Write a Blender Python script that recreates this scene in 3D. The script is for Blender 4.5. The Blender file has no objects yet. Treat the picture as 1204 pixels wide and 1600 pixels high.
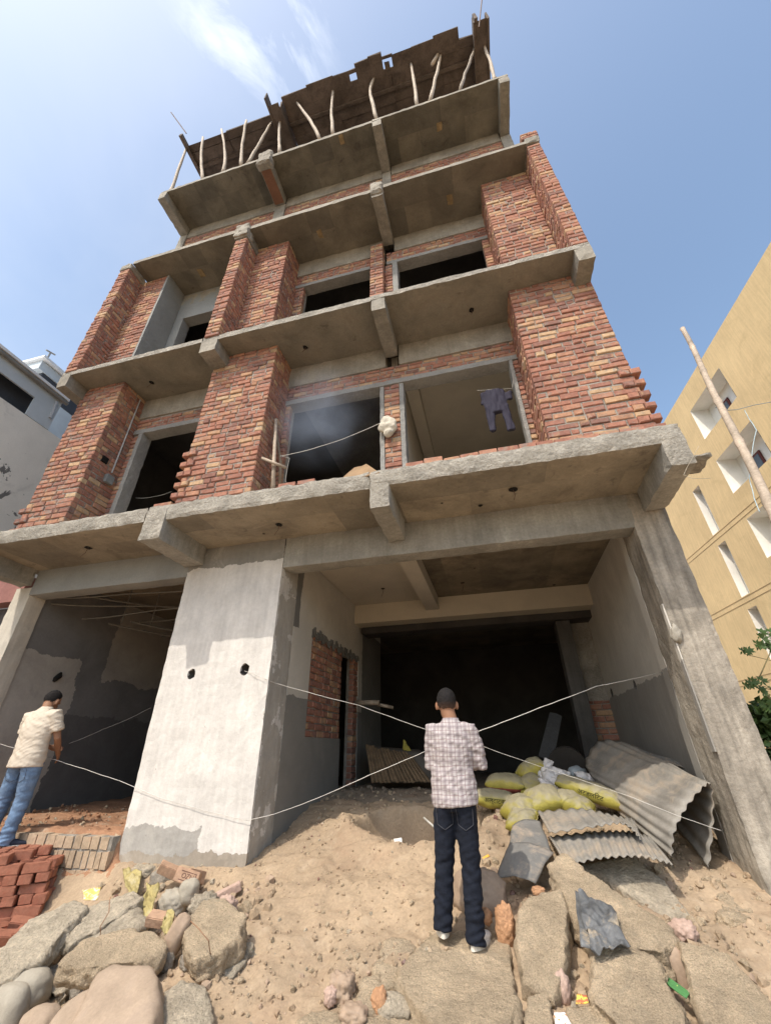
import bpy, bmesh, math, random
from mathutils import Vector, Matrix, noise, Quaternion
from mathutils.bvhtree import BVHTree

# ------------------------------------------------------------------ camera, sky, sun, exposure
SC = bpy.context.scene
COL = SC.collection
CAM = Vector((0.0, 0.0, 1.6))
RX = Vector((0.96971754, 0.24391847, -0.01231594))
UP = Vector((0.13321302, -0.48598636, 0.86375433))
FW = Vector((-0.20470025, 0.83923837, 0.50376261))
FPX = 638.404
cam_d = bpy.data.cameras.new('camera'); cam = bpy.data.objects.new('camera', cam_d); COL.objects.link(cam)
cam_d.sensor_fit = 'HORIZONTAL'; cam_d.sensor_width = 36.0; cam_d.lens = 36.0*FPX/1204.0
cam_d.clip_start = 0.05; cam_d.clip_end = 3000
cam.matrix_world = Matrix(((RX.x, UP.x, -FW.x, CAM.x), (RX.y, UP.y, -FW.y, CAM.y), (RX.z, UP.z, -FW.z, CAM.z), (0, 0, 0, 1)))
SC.camera = cam
SUN_DIR = Vector((-0.43, -1.0, 1.54)).normalized()          # towards the sun
sun_d = bpy.data.lights.new('sun', 'SUN'); sun_d.energy = 3.0; sun_d.angle = math.radians(0.5); sun_d.color = (1.0, 0.92, 0.81)
sun = bpy.data.objects.new('sun', sun_d); COL.objects.link(sun)
sun.rotation_euler = SUN_DIR.to_track_quat('Z', 'Y').to_euler(); sun.location = (-5, -12, 18)
W = bpy.data.worlds.new("World"); SC.world = W; W.use_nodes = True
SC.view_settings.view_transform = 'Standard'; SC.view_settings.look = 'None'; SC.view_settings.gamma = 1
SC.view_settings.exposure = 0.20
try: SC.view_settings.use_curve_mapping = False
except Exception: pass
SC.cycles.max_bounces = 8; SC.cycles.diffuse_bounces = 5; SC.cycles.volume_bounces = 1
SC.cycles.use_denoising = True

def ray(u, v):
    return RX*((u-602.0)/FPX) + UP*((800.0-v)/FPX) + FW
def at(u, v, X=None, Y=None, Z=None, D=None):
    """world point of a spot of the photograph once its distance is known (one world coordinate)"""
    d = ray(u, v)
    if X is not None: t = X/d.x
    elif Y is not None: t = Y/d.y
    elif Z is not None: t = (Z-CAM.z)/d.z
    else: t = D
    return CAM + d*t

# ------------------------------------------------------------------ node helpers
class NT:
    def __init__(s, nt): s.nt = nt; s.nt.nodes.clear()
    def n(s, t, **kw):
        nd = s.nt.nodes.new(t)
        for k, v in kw.items():
            if k == 'ins':
                for a, b in v.items(): s.set(nd, a, b)
            else: setattr(nd, k, v)
        return nd
    def set(s, nd, a, b):
        if isinstance(b, bpy.types.NodeSocket): s.nt.links.new(b, nd.inputs[a])
        elif isinstance(b, bpy.types.Node): s.nt.links.new(b.outputs[0], nd.inputs[a])
        else:
            if isinstance(b, (tuple, list)) and nd.inputs[a].type == 'RGBA' and len(b) == 3: b = tuple(b)+(1,)
            nd.inputs[a].default_value = b
    def math(s, op, a, b=0.0, c=None, clamp=False):
        nd = s.n('ShaderNodeMath', operation=op, use_clamp=clamp); s.set(nd, 0, a); s.set(nd, 1, b)
        if c is not None: s.set(nd, 2, c)
        return nd.outputs[0]
    def mixc(s, f, a, b, bt='MIX'):
        nd = s.n('ShaderNodeMix', data_type='RGBA', blend_type=bt, clamp_factor=True)
        s.set(nd, 0, f); s.set(nd, 6, a); s.set(nd, 7, b); return nd.outputs[2]
    def noise(s, vec, scale, detail=4, rough=.6, dist=0.0):
        nd = s.n('ShaderNodeTexNoise', ins={'Vector': vec, 'Scale': scale, 'Detail': detail, 'Roughness': rough, 'Distortion': dist})
        return nd
    def maprange(s, v, a, b, c=0.0, d=1.0, smooth=False):
        nd = s.n('ShaderNodeMapRange', interpolation_type='SMOOTHSTEP' if smooth else 'LINEAR', ins={0: v, 1: a, 2: b, 3: c, 4: d}); return nd.outputs[0]
    def ramp(s, f, stops, interp='LINEAR'):
        nd = s.n('ShaderNodeValToRGB'); s.set(nd, 0, f); cr = nd.color_ramp; cr.interpolation = interp
        while len(cr.elements) > 1: cr.elements.remove(cr.elements[0])
        cr.elements[0].position = stops[0][0]; cr.elements[0].color = tuple(stops[0][1])+(1,)
        for p, c in stops[1:]:
            e = cr.elements.new(p); e.color = tuple(c)+(1,)
        return nd.outputs[0]
    def xyz(s, vec):
        nd = s.n('ShaderNodeSeparateXYZ', ins={0: vec}); return nd.outputs
    def vmul(s, vec, k):
        nd = s.n('ShaderNodeVectorMath', operation='MULTIPLY', ins={0: vec, 1: k}); return nd.outputs[0]

MATS = {}
def material(name, col, rough=.9, var=.25, vscale=1.5, fine=.15, fscale=30, bump=.3, bscale=40, bdist=.01,
             patches=(), fuzz=.25, fscl=3.0, stains=None, streak=0.0, coords='world', spec=.25, metal=0.0, boards=0, speck=None, trans=None):
    """procedural surface: a base colour, large and fine variation, painted/plastered patches with ragged outlines, bump"""
    if name in MATS: return MATS[name]
    m = bpy.data.materials.new(name); m.use_nodes = True; t = NT(m.node_tree)
    out = t.n('ShaderNodeOutputMaterial'); b = t.n('ShaderNodeBsdfPrincipled', ins={'Roughness': rough, 'Metallic': metal, 'Specular IOR Level': spec})
    t.nt.links.new(b.outputs[0], out.inputs[0])
    if coords == 'world': P = t.n('ShaderNodeNewGeometry').outputs['Position']
    else: P = t.n('ShaderNodeTexCoord').outputs['Object']
    c = col
    if patches:
        nz = t.noise(P, fscl, 5, .65)
        off = t.n('ShaderNodeVectorMath', operation='SUBTRACT', ins={0: nz.outputs['Color'], 1: (.5, .5, .5)}).outputs[0]
        off = t.vmul(off, (fuzz*2,)*3)
        PP = t.n('ShaderNodeVectorMath', operation='ADD', ins={0: P, 1: off}).outputs[0]
        x = t.xyz(PP)
        for (ax, r, pc) in patches:
            i, j = {'x': 0, 'y': 1, 'z': 2}[ax[0]], {'x': 0, 'y': 1, 'z': 2}[ax[1]]
            f = None
            for (k, lo, hi) in ((i, r[0], r[1]), (j, r[2], r[3])):
                for v, op in ((lo, 'GREATER_THAN'), (hi, 'LESS_THAN')):
                    if v is None: continue
                    g = t.math(op, x[k], v)
                    f = g if f is None else t.math('MULTIPLY', f, g)
            c = t.mixc(f, c, pc)
    if boards:
        bw = t.xyz(P)
        bn = t.n('ShaderNodeTexWhiteNoise', noise_dimensions='2D', ins={'Vector': t.n('ShaderNodeCombineXYZ', ins={0: t.math('FLOOR', t.math('MULTIPLY', bw[0], 1.0/boards)), 1: t.math('FLOOR', t.math('MULTIPLY', bw[1], .45))}).outputs[0]})
        c = t.mixc(1.0, c, t.ramp(bn.outputs[0], [(0, (.72, .72, .72)), (1, (1.18, 1.14, 1.08))]), 'MULTIPLY')
    n1 = t.noise(P, vscale, 6, .62, .4).outputs[0]
    k = t.maprange(n1, .3, .7, 1-var, 1+var)
    n2 = t.noise(P, fscale, 5, .7).outputs[0]
    k = t.math('MULTIPLY', k, t.maprange(n2, .25, .75, 1-fine, 1+fine))
    if streak:
        sv = t.noise(t.vmul(P, (9, 9, .7)), 1.6, 4, .6).outputs[0]
        k = t.math('MULTIPLY', k, t.maprange(sv, .35, .7, 1+streak*.4, 1-streak))
    kc = t.n('ShaderNodeCombineXYZ', ins={0: k, 1: k, 2: k}).outputs[0]
    c = t.mixc(1.0, c, kc, 'MULTIPLY')
    if stains:
        for (sc, lo, hi, scol, amt) in stains:
            sn = t.noise(P, sc, 6, .7, .6).outputs[0]
            c = t.mixc(t.math('MULTIPLY', t.maprange(sn, lo, hi), amt), c, scol)
    if speck:
        sn = t.n('ShaderNodeTexVoronoi', ins={'Vector': P, 'Scale': speck[0]}).outputs['Distance']
        c = t.mixc(t.maprange(sn, speck[1], speck[1]*.5), c, speck[2])
    t.set(b, 'Base Color', c)
    if bump:
        h = t.math('ADD', t.noise(P, bscale, 6, .7).outputs[0], t.math('MULTIPLY', t.noise(P, bscale*.2, 3, .6).outputs[0], 1.5))
        bp = t.n('ShaderNodeBump', ins={'Strength': bump, 'Distance': bdist, 'Height': h}); t.set(b, 'Normal', bp.outputs[0])
    if trans:
        m.use_backface_culling = False
        t.set(b, 'Subsurface Weight', 0.0)
    MATS[name] = m; return m

def simple(name, col, rough=.7, **kw):
    return material(name, col, rough=rough, coords='object', **kw)

# ------------------------------------------------------------------ sky
def make_world():
    t = NT(W.node_tree)
    out = t.n('ShaderNodeOutputWorld'); bg = t.n('ShaderNodeBackground')
    sky = t.n('ShaderNodeTexSky', sky_type='NISHITA', sun_disc=False, altitude=250, air_density=1.0, dust_density=3.0, ozone_density=2.0)
    sky.sun_elevation = math.asin(SUN_DIR.z); sky.sun_rotation = math.atan2(SUN_DIR.x, SUN_DIR.y)
    tc = t.n('ShaderNodeTexCoord').outputs['Generated']
    d = t.n('ShaderNodeVectorMath', operation='NORMALIZE', ins={0: tc}).outputs[0]
    c = sky.outputs[0]
    # thin wisps of cloud high up, and a milky veil towards the left
    def cone(u, v, inner, outer):
        q = ray(u, v).normalized()
        dp = t.n('ShaderNodeVectorMath', operation='DOT_PRODUCT', ins={0: d, 1: tuple(q)}).outputs['Value']
        return t.maprange(dp, math.cos(math.radians(outer)), math.cos(math.radians(inner)), 0, 1, True)
    ax = ray(420, 60).normalized(); sx = (ray(470, 140).normalized()-ray(380, -20).normalized()).normalized()
    # stretch noise along the wisps
    al = t.n('ShaderNodeVectorMath', operation='DOT_PRODUCT', ins={0: d, 1: tuple(sx)}).outputs['Value']
    dv = t.n('ShaderNodeVectorMath', operation='SCALE', ins={0: tuple(sx)}); t.set(dv, 'Scale', t.math('MULTIPLY', al, -.5))
    dd = t.n('ShaderNodeVectorMath', operation='ADD', ins={0: d, 1: dv.outputs[0]}).outputs[0]
    wn = t.noise(dd, 9.0, 7, .62, .5).outputs[0]
    wisp = t.math('MULTIPLY', t.maprange(wn, .49, .70), cone(400, 0, 0, 9))
    wn2 = t.noise(dd, 26, 5, .6, .3).outputs[0]
    wisp = t.math('MULTIPLY', wisp, t.maprange(wn2, .25, .6, .5, 1.0))
    veil = t.math('MULTIPLY', t.maprange(t.noise(d, 2.2, 5, .6, .3).outputs[0], .3, .75), cone(-100, 250, 5, 45))
    tint = t.mixc(1.0, c, (1.86, 1.82, 1.64), 'MULTIPLY')
    c = t.mixc(t.math('MULTIPLY', veil, .28), tint, (5.8, 6.2, 6.8))
    c = t.mixc(t.math('MULTIPLY', wisp, .72), c, (8.5, 8.8, 9.2))
    t.set(bg, 'Color', c); t.set(bg, 'Strength', 0.15)
    t.nt.links.new(bg.outputs[0], out.inputs[0])
make_world()

# ------------------------------------------------------------------ object helpers
def thing(name, label, cat, loc=(0, 0, 0), rotz=0, group=None):
    o = bpy.data.objects.new(name, None); COL.objects.link(o); o.location = loc; o.rotation_euler = (0, 0, rotz)
    o.empty_display_size = .1; tag(o, label, cat, group); return o
def tag(o, label, cat, group=None):
    o['label'] = label; o['category'] = cat
    if group: o['group'] = group
    return o
def structure(o): o['kind'] = 'structure'; return o
def adopt(o, parent, local=False):
    """make o a part of parent; o's mesh is in world space unless local"""
    o.parent = parent
    if not local:
        top = parent; M = Matrix.Identity(4); chain = []
        while top is not None: chain.append(top); top = top.parent
        for q in reversed(chain): M = M @ q.matrix_parent_inverse @ Matrix.LocRotScale(q.location, q.rotation_euler, q.scale)
        o.matrix_parent_inverse = M.inverted()
    return o
def link(name, me, mats, parent=None, local=False, smooth=False):
    o = bpy.data.objects.new(name, me); COL.objects.link(o)
    for m in (mats if isinstance(mats, (list, tuple)) else [mats]): me.materials.append(m)
    if smooth:
        for p in me.polygons: p.use_smooth = True
    if parent is not None: adopt(o, parent, local)
    return o
def copy_tree(o, parent=None):
    c = o.copy(); COL.objects.link(c)
    if parent is not None:
        c.parent = parent
    for ch in [q for q in COL.objects if q.parent == o]: copy_tree(ch, c)
    return c

class MB:
    """collects geometry for ONE mesh"""
    def __init__(s): s.v = []; s.f = []; s.m = []; s.a = []
    def add(s, vs, fs, mat=0, att=0.0):
        k = len(s.v); s.v += [tuple(q) for q in vs]
        for f in fs: s.f.append(tuple(i+k for i in f)); s.m.append(mat); s.a.append(att)
    def box(s, x0, x1, y0, y1, z0, z1, mat=0, att=0.0, jit=0.0, rnd=random):
        vs = [(x, y, z) for x in (x0, x1) for y in (y0, y1) for z in (z0, z1)]
        if jit: vs = [(a+rnd.uniform(-jit, jit), b+rnd.uniform(-jit, jit), c+rnd.uniform(-jit, jit)) for a, b, c in vs]
        s.add(vs, [(0, 1, 3, 2), (4, 6, 7, 5), (0, 4, 5, 1), (2, 3, 7, 6), (0, 2, 6, 4), (1, 5, 7, 3)], mat, att)
    def tube(s, pts, radii, n=8, mat=0, cap=True, side=None):
        """pts: centres; radii: one number or (a,b) per point; a goes along the side vector"""
        pts = [Vector(p) for p in pts]; k0 = len(s.v); rings = []
        prev = Vector(side) if side else None
        for i, p in enumerate(pts):
            d = (pts[min(i+1, len(pts)-1)]-pts[max(i-1, 0)])
            d = d.normalized() if d.length > 1e-9 else Vector((0, 0, 1))
            if prev is None:
                prev = Vector((1, 0, 0)) if abs(d.x) < .8 else Vector((0, 1, 0))
            a = (prev-d*prev.dot(d)).normalized(); b = d.cross(a); prev = a if not side else Vector(side)
            r = radii[i] if isinstance(radii, (list, tuple)) else radii
            ra, rb = r if isinstance(r, (list, tuple)) else (r, r)
            rings.append([p+a*(ra*math.cos(2*math.pi*j/n))+b*(rb*math.sin(2*math.pi*j/n)) for j in range(n)])
        vs = [q for r in rings for q in r]; fs = []
        for i in range(len(rings)-1):
            for j in range(n):
                j2 = (j+1) % n; fs.append((i*n+j, i*n+j2, (i+1)*n+j2, (i+1)*n+j))
        if cap:
            fs.append(tuple(range(n))[::-1]); fs.append(tuple((len(rings)-1)*n+j for j in range(n)))
        s.add(vs, fs, mat)
    def ell(s, c, r, rot=None, seg=14, rings=10, mat=0):
        c = Vector(c); vs = []; fs = []
        for i in range(rings+1):
            th = math.pi*i/rings
            for j in range(seg):
                ph = 2*math.pi*j/seg
                q = Vector((r[0]*math.sin(th)*math.cos(ph), r[1]*math.sin(th)*math.sin(ph), r[2]*math.cos(th)))
                if rot is not None: q = rot @ q
                vs.append(c+q)
        for i in range(rings):
            for j in range(seg):
                j2 = (j+1) % seg; fs.append((i*seg+j, (i+1)*seg+j, (i+1)*seg+j2, i*seg+j2))
        s.add(vs, fs, mat)
    def mesh(s, name):
        me = bpy.data.meshes.new(name); me.from_pydata(s.v, [], s.f)
        me.polygons.foreach_set('material_index', s.m)
        at_ = me.attributes.new('rnd', 'FLOAT', 'FACE'); at_.data.foreach_set('value', s.a)
        me.update(); return me
    def build(s, name, mats, parent=None, local=False, smooth=False):
        return link(name, s.mesh(name), mats, parent, local, smooth)

def nz(p, sc, seed=0.0):
    return noise.noise_vector(Vector(p)*sc+Vector((seed, seed*1.7, -seed*.6)))
def clean(me, dist=1e-4, recalc=True):
    bm = bmesh.new(); bm.from_mesh(me); bmesh.ops.remove_doubles(bm, verts=bm.verts, dist=dist)
    if recalc: bmesh.ops.recalc_face_normals(bm, faces=bm.faces)
    bm.to_mesh(me); bm.free()

def rough_box(x0, x1, y0, y1, z0, z1, step=.08, amp=.008, sc=7.0, seed=0.0, mb=None, mat=0, edge=0.0):
    """concrete member: a box whose faces are gridded and a little uneven; edge = extra wear on arrises"""
    nx, ny, nz_ = [max(1, min(160, round((b-a)/step))) for a, b in ((x0, x1), (y0, y1), (z0, z1))]
    xs = [x0+(x1-x0)*i/nx for i in range(nx+1)]; ys = [y0+(y1-y0)*i/ny for i in range(ny+1)]; zs = [z0+(z1-z0)*i/nz_ for i in range(nz_+1)]
    idx = {}; vs = []; fs = []
    def vid(i, j, k):
        key = (i, j, k)
        if key not in idx:
            p = Vector((xs[i], ys[j], zs[k])); q = nz(p, sc, seed)*amp + nz(p, sc*3.3, seed+5)*amp*.5
            n_e = (i in (0, nx))+(j in (0, ny))+(k in (0, nz_))
            if edge and n_e >= 2:
                w = edge*(.3+1.2*abs(noise.noise(p*5+Vector((seed, 3, 1)))))
                c = Vector(((x0+x1)/2, (y0+y1)/2, (z0+z1)/2))
                for a, (ii, nn) in enumerate(((i, nx), (j, ny), (k, nz_))):
                    if ii in (0, nn): q[a] += math.copysign(w, c[a]-p[a])
            idx[key] = len(vs); vs.append(p+q)
        return idx[key]
    for i in range(nx):
        for j in range(ny):
            fs.append((vid(i, j, 0), vid(i, j+1, 0), vid(i+1, j+1, 0), vid(i+1, j, 0)))
            fs.append((vid(i, j, nz_), vid(i+1, j, nz_), vid(i+1, j+1, nz_), vid(i, j+1, nz_)))
    for i in range(nx):
        for k in range(nz_):
            fs.append((vid(i, 0, k), vid(i+1, 0, k), vid(i+1, 0, k+1), vid(i, 0, k+1)))
            fs.append((vid(i, ny, k), vid(i, ny, k+1), vid(i+1, ny, k+1), vid(i+1, ny, k)))
    for j in range(ny):
        for k in range(nz_):
            fs.append((vid(0, j, k), vid(0, j, k+1), vid(0, j+1, k+1), vid(0, j+1, k)))
            fs.append((vid(nx, j, k), vid(nx, j+1, k), vid(nx, j+1, k+1), vid(nx, j, k+1)))
    if mb is None: mb = MB()
    mb.add(vs, fs, mat); return mb

# bricks ------------------------------------------------------------
def brick_material():
    m = bpy.data.materials.new('red_clay_brick'); m.use_nodes = True; t = NT(m.node_tree)
    out = t.n('ShaderNodeOutputMaterial'); b = t.n('ShaderNodeBsdfPrincipled', ins={'Roughness': .92, 'Specular IOR Level': .15}); t.nt.links.new(b.outputs[0], out.inputs[0])
    at_ = t.n('ShaderNodeAttribute', attribute_name='rnd').outputs['Fac']
    P = t.n('ShaderNodeNewGeometry').outputs['Position']
    c = t.ramp(at_, [(0, (.21, .12, .10)), (.10, (.265, .14, .112)), (.35, (.33, .162, .12)), (.62, (.375, .19, .138)), (.76, (.415, .245, .16)), (.86, (.455, .30, .185)), (1, (.50, .37, .24))])
    n1 = t.noise(P, 14, 5, .7).outputs[0]
    c = t.mixc(1.0, c, t.ramp(n1, [(.3, (.72, .7, .7)), (.7, (1.25, 1.2, 1.15))]), 'MULTIPLY')
    c = t.mixc(t.math('MULTIPLY', t.maprange(t.noise(P, 6, 4, .7, .4).outputs[0], .56, .66), .55), c, (.47, .31, .18))
    # cement smeared over the bricks
    sm = t.math('MULTIPLY', t.maprange(t.noise(P, 11, 6, .7, .5).outputs[0], .52, .63), t.maprange(t.noise(P, .9, 3).outputs[0], .32, .60))
    c = t.mixc(t.math('MULTIPLY', sm, .7), c, (.25, .235, .215))
    t.set(b, 'Base Color', c)
    h = t.math('ADD', t.noise(P, 90, 5, .7).outputs[0], t.noise(P, 25, 4, .6).outputs[0])
    t.set(b, 'Normal', t.n('ShaderNodeBump', ins={'Strength': .5, 'Distance': .008, 'Height': h}).outputs[0])
    return m
BRICK = brick_material()
MORTAR = material('grey_mortar', (.30, .275, .24), var=.3, vscale=3, fine=.3, bump=.8, bscale=50, bdist=.02)
COURSE = .1005
def brick_unit(mb, P, u, n, w, h, d, r, mat=0):
    """one brick: P lower outer corner on the face plane, u along the wall, n outward; chamfered, crooked"""
    up = Vector((0, 0, 1)); val = min(1, max(0, r.betavariate(1.35, 1.5)))
    j = lambda a: r.uniform(-a, a)
    out = r.uniform(-.004, .014); c = r.uniform(.007, .015)
    tilt = j(.006); corners = [(0, j(.006)), (w, j(.006)+tilt), (w, h+j(.006)+tilt), (0, h+j(.006))]
    rings = []
    for dep, ins in ((-d, 0), (out-c, 0), (out, c)):
        ring = []
        for i, (a, b) in enumerate(corners):
            aa = a+(ins if i in (0, 3) else -ins); bb = b+(ins if i in (0, 1) else -ins)
            ring.append(P+u*aa+up*bb+n*(dep+(j(.003) if dep > 0 else 0)))
        rings.append(ring)
    vs = rings[0]+rings[1]+rings[2]; fs = []
    for k in (0, 1):
        for i in range(4):
            i2 = (i+1) % 4; fs.append((k*4+i, k*4+i2, (k+1)*4+i2, (k+1)*4+i))
    fs.append((8, 9, 10, 11)); fs.append((3, 2, 1, 0))
    mb.add(vs, fs, mat, val)
def brick_face(mb, x, y, z0, u, n, width, height, seed, depth=.1, L=.265, hd=.13, start_half=0, toothR=0, toothL=0, skip=None):
    r = random.Random(seed); u = Vector(u); n = Vector(n); k = 0; z = z0; g = .016
    while z < z0+height-.03:
        h = min(COURSE-g, z0+height-z)
        s = 0.0; lim = width; i = 0
        tooth = (k % 2 == 0)
        tR = tooth and 0 < k < toothR; tL = tooth and 0 < k < toothL
        if tR: lim = width-.17
        if tL:
            for q in (-.085, .045): brick_unit(mb, Vector((x, y, z))+u*q+n*.028, u, n, .122, h+.006, depth+.03, r)
            s = .17
        if tR:
            for q in (-.17, -.04): brick_unit(mb, Vector((x, y, z))+u*(width+q)+n*.028, u, n, .122, h+.006, depth+.03, r)
        while s < lim-.02:
            if i == 0: w = (hd if (k+start_half) % 2 else L)*r.uniform(.92, 1.06)
            else: w = (L if r.random() < .74 else hd)*r.uniform(.9, 1.08)
            if lim-(s+w) < .07: w = lim-s
            P = Vector((x, y, z))+u*s; gg = g*r.uniform(.8, 1.3)*(0 if lim-(s+w) < .02 else 1)
            if not (skip and skip(s+w/2, z)):
                brick_unit(mb, P, u, n, max(.02, w-gg), h, depth+(.0 if not (toothR or toothL) else .0), r)
            s += w; i += 1
        z += COURSE; k += 1
def brick_pier(x0, x1, yf, yb, z0, z1, parent, seed, sides='LR', toothR=0, toothL=0, name='brick_pier', front=True):
    mb = MB(); e = .012; H = z1-z0
    mb.box(x0+e, x1-e, yf+e, yb, z0, z1-.002, 1)
    if front: brick_face(mb, x0, yf, z0, (1, 0, 0), (0, -1, 0), x1-x0, H, seed, .10, toothR=toothR, toothL=toothL)
    s0 = .11 if front else 0.0
    if 'L' in sides: brick_face(mb, x0, yb, z0, (0, -1, 0), (-1, 0, 0), yb-yf-s0, H, seed+1, .08)
    if 'R' in sides: brick_face(mb, x1, yf+s0, z0, (0, 1, 0), (1, 0, 0), yb-yf-s0, H, seed+2, .08)
    o = mb.build(name, [BRICK, MORTAR], parent); return o

# blob: union of solids -> one continuous smooth skin
def blob(mb, name, voxel, mats, parent=None, local=True, smooth_it=6, disp=None, collapse=None):
    me = mb.mesh(name+'_raw'); o = bpy.data.objects.new(name+'_raw', me); COL.objects.link(o)
    md = o.modifiers.new('r', 'REMESH'); md.mode = 'VOXEL'; md.voxel_size = voxel; md.use_smooth_shade = True
    if smooth_it:
        s2 = o.modifiers.new('s', 'SMOOTH'); s2.factor = .5; s2.iterations = smooth_it
    dg = bpy.context.evaluated_depsgraph_get(); dg.update()
    me2 = bpy.data.meshes.new_from_object(o.evaluated_get(dg)); me2.name = name
    bpy.data.objects.remove(o); bpy.data.meshes.remove(me)
    if disp:
        me2.update(); ns = [v.normal.copy() for v in me2.vertices]
        for v, nn in zip(me2.vertices, ns): v.co = v.co+nn*disp(v.co, nn)
    me2.materials.clear()
    return link(name, me2, mats, parent, local, True)

def hull_rock(pts_top, thick, seed, name, mats, voxel=.02, rough=.02, taper=.06, tag_=None, sharp=.012, parent=None, round_=0):
    """broken slab or stone: a polygon outline given as world points of its top, with real thickness"""
    pts = [Vector(p) for p in pts_top]; n = len(pts); c = sum(pts, Vector())/n
    # plane normal
    nn = Vector()
    for i in range(n): nn += (pts[i]-c).cross(pts[(i+1) % n]-c)
    nn.normalize()
    if nn.z < 0: pts.reverse(); nn = -nn
    r = random.Random(seed)
    base = bpy.data.meshes.new(name); bm = bmesh.new()
    th = thick
    rings = []
    for dep, sc in ((0, 1-.035), (-.03, 1), (-th*.6, 1+taper*.4), (-th, 1-taper)):
        rings.append([bm.verts.new(c+(p-c)*sc*(1+r.uniform(-.012, .012))+nn*dep) for p in pts])
    for k in range(3):
        for i in range(n):
            j = (i+1) % n; bm.faces.new((rings[k][i], rings[k][j], rings[k+1][j], rings[k+1][i]))
    bm.faces.new(rings[0]); bm.faces.new(rings[3][::-1])
    bmesh.ops.recalc_face_normals(bm, faces=bm.faces)
    bmesh.ops.triangulate(bm, faces=bm.faces)
    bm.to_mesh(base); bm.free()
    o = bpy.data.objects.new('t', base); COL.objects.link(o)
    md = o.modifiers.new('r', 'REMESH'); md.mode = 'VOXEL'; md.voxel_size = voxel; md.use_smooth_shade = True
    if round_: s2 = o.modifiers.new('s', 'SMOOTH'); s2.factor = .5; s2.iterations = round_
    dg = bpy.context.evaluated_depsgraph_get(); dg.update()
    me = bpy.data.meshes.new_from_object(o.evaluated_get(dg)); bpy.data.objects.remove(o); bpy.data.meshes.remove(base); me.name = name
    me.update(); ns = [v.normal.copy() for v in me.vertices]
    for v, q in zip(me.vertices, ns):
        p = v.co+Vector((seed*3.1, seed, 0)); side = 1-abs(q.dot(nn))
        a = noise.fractal(p*4, 1.0, 2.0, 4)*rough*(.6+1.6*side)
        cell = noise.voronoi(p*6)[0]; a += (cell[1]-cell[0]-.25)*rough*1.6*side
        a += noise.fractal(p*22, .9, 2.2, 3)*sharp*(.5+.8*side)
        v.co = v.co+q*a
    me.materials.clear()
    ctr = c-nn*th*.5
    for v in me.vertices: v.co -= ctr
    o = link(name, me, mats, parent, True, True); o.location = ctr
    return o
def boulder(loc, r, rot, seed, name, mats, sub=4, rough=.06, sq=2.4, parent=None, facet=0.0):
    bm = bmesh.new(); bmesh.ops.create_icosphere(bm, subdivisions=sub, radius=1.0)
    off = Vector((seed*7.3, seed*1.1, seed*4.7))
    for v in bm.verts:
        d = v.co.normalized()
        k = (abs(d.x)**sq+abs(d.y)**sq+abs(d.z)**sq)**(-1.0/sq)
        f = k*(1+noise.noise(d*1.3+off)*rough*2+noise.fractal(d*3.5+off, 1, 2, 4)*rough)
        if facet:
            ce = noise.voronoi(d*1.9+off)[0]; f *= 1+(ce[1]-ce[0]-.3)*facet+noise.fractal(d*9+off, .9, 2, 3)*facet*.35
        v.co = Vector((d.x*r[0], d.y*r[1], d.z*r[2]))*f
    me = bpy.data.meshes.new(name); bm.to_mesh(me); bm.free()
    o = link(name, me, mats, parent, True, True); o.location = loc; o.rotation_euler = rot; return o

# ------------------------------------------------------------------ terrain
def smooth01(a, b, x):
    t = min(1, max(0, (x-a)/(b-a))); return t*t*(3-2*t)
def ground_z(x, y, fine=True):
    P = ((-50, .0), (0, .0), (2.3, .05), (3.2, .12), (4.2, .36), (5.0, .55), (5.7, .70), (6.6, .93), (7.4, 1.02), (200, 1.02))
    z = P[-1][1]
    for (a, za), (b, zb) in zip(P, P[1:]):
        if y < b: z = za+(zb-za)*(y-a)/(b-a); break
    # heap hollow on the left in front of the plinth
    z -= .22*smooth01(-2.5, -3.4, x)*smooth01(1.5, 3, y)*smooth01(5.0, 4.5, y)
    # outside the plot everything is lower
    z *= 1-.6*smooth01(2.7, 4.0, x)*smooth01(4, 6, y)
    z *= 1-.6*smooth01(-7.7, -9, x)
    # left bay floor behind the brick plinth
    f = smooth01(-4.32, -4.42, x)*smooth01(4.93, 5.0, y)*smooth01(-7.9, -7.6, x)
    z = z*(1-f)+.83*f
    # pit dug inside the entrance with a heaped rim
    dx, dy = (x+1.15)/.80, (y-6.05)/.66
    q = math.sqrt(dx*dx+dy*dy)+.12*noise.noise(Vector((x*2.2, y*2.2, 4)))
    z -= .46*smooth01(1.0, .84, q)*(1+.25*noise.noise(Vector((x*5, y*5, 0))))
    z += .13*math.exp(-((q-1.12)/.22)**2)*smooth01(6.4, 5.6, y)
    # mound left of the pit, by the pillar
    z += .10*math.exp(-(((x+2.0)/.55)**2+((y-5.6)/.5)**2))
    z += .07*math.exp(-(((x+1.3)/1.0)**2+((y-4.7)/.22)**2))
    z += .20*math.exp(-(((x-.45)/.75)**2+((y-6.1)/.5)**2))
    if fine:
        near = smooth01(14, 8, abs(y-4))*smooth01(12, 7, abs(x))
        v = Vector((x, y, 0))
        z += noise.fractal(v*1.6, 1, 2, 4)*.035
        z += near*(noise.fractal(v*7, .9, 2.1, 4)*.028+max(0, noise.noise(v*17))*.024+abs(noise.noise(v*33+Vector((5, 2, 0))))*.012-.02*max(0, noise.noise(v*2.7+Vector((9, 1, 0)))-.1))
    return z
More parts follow.
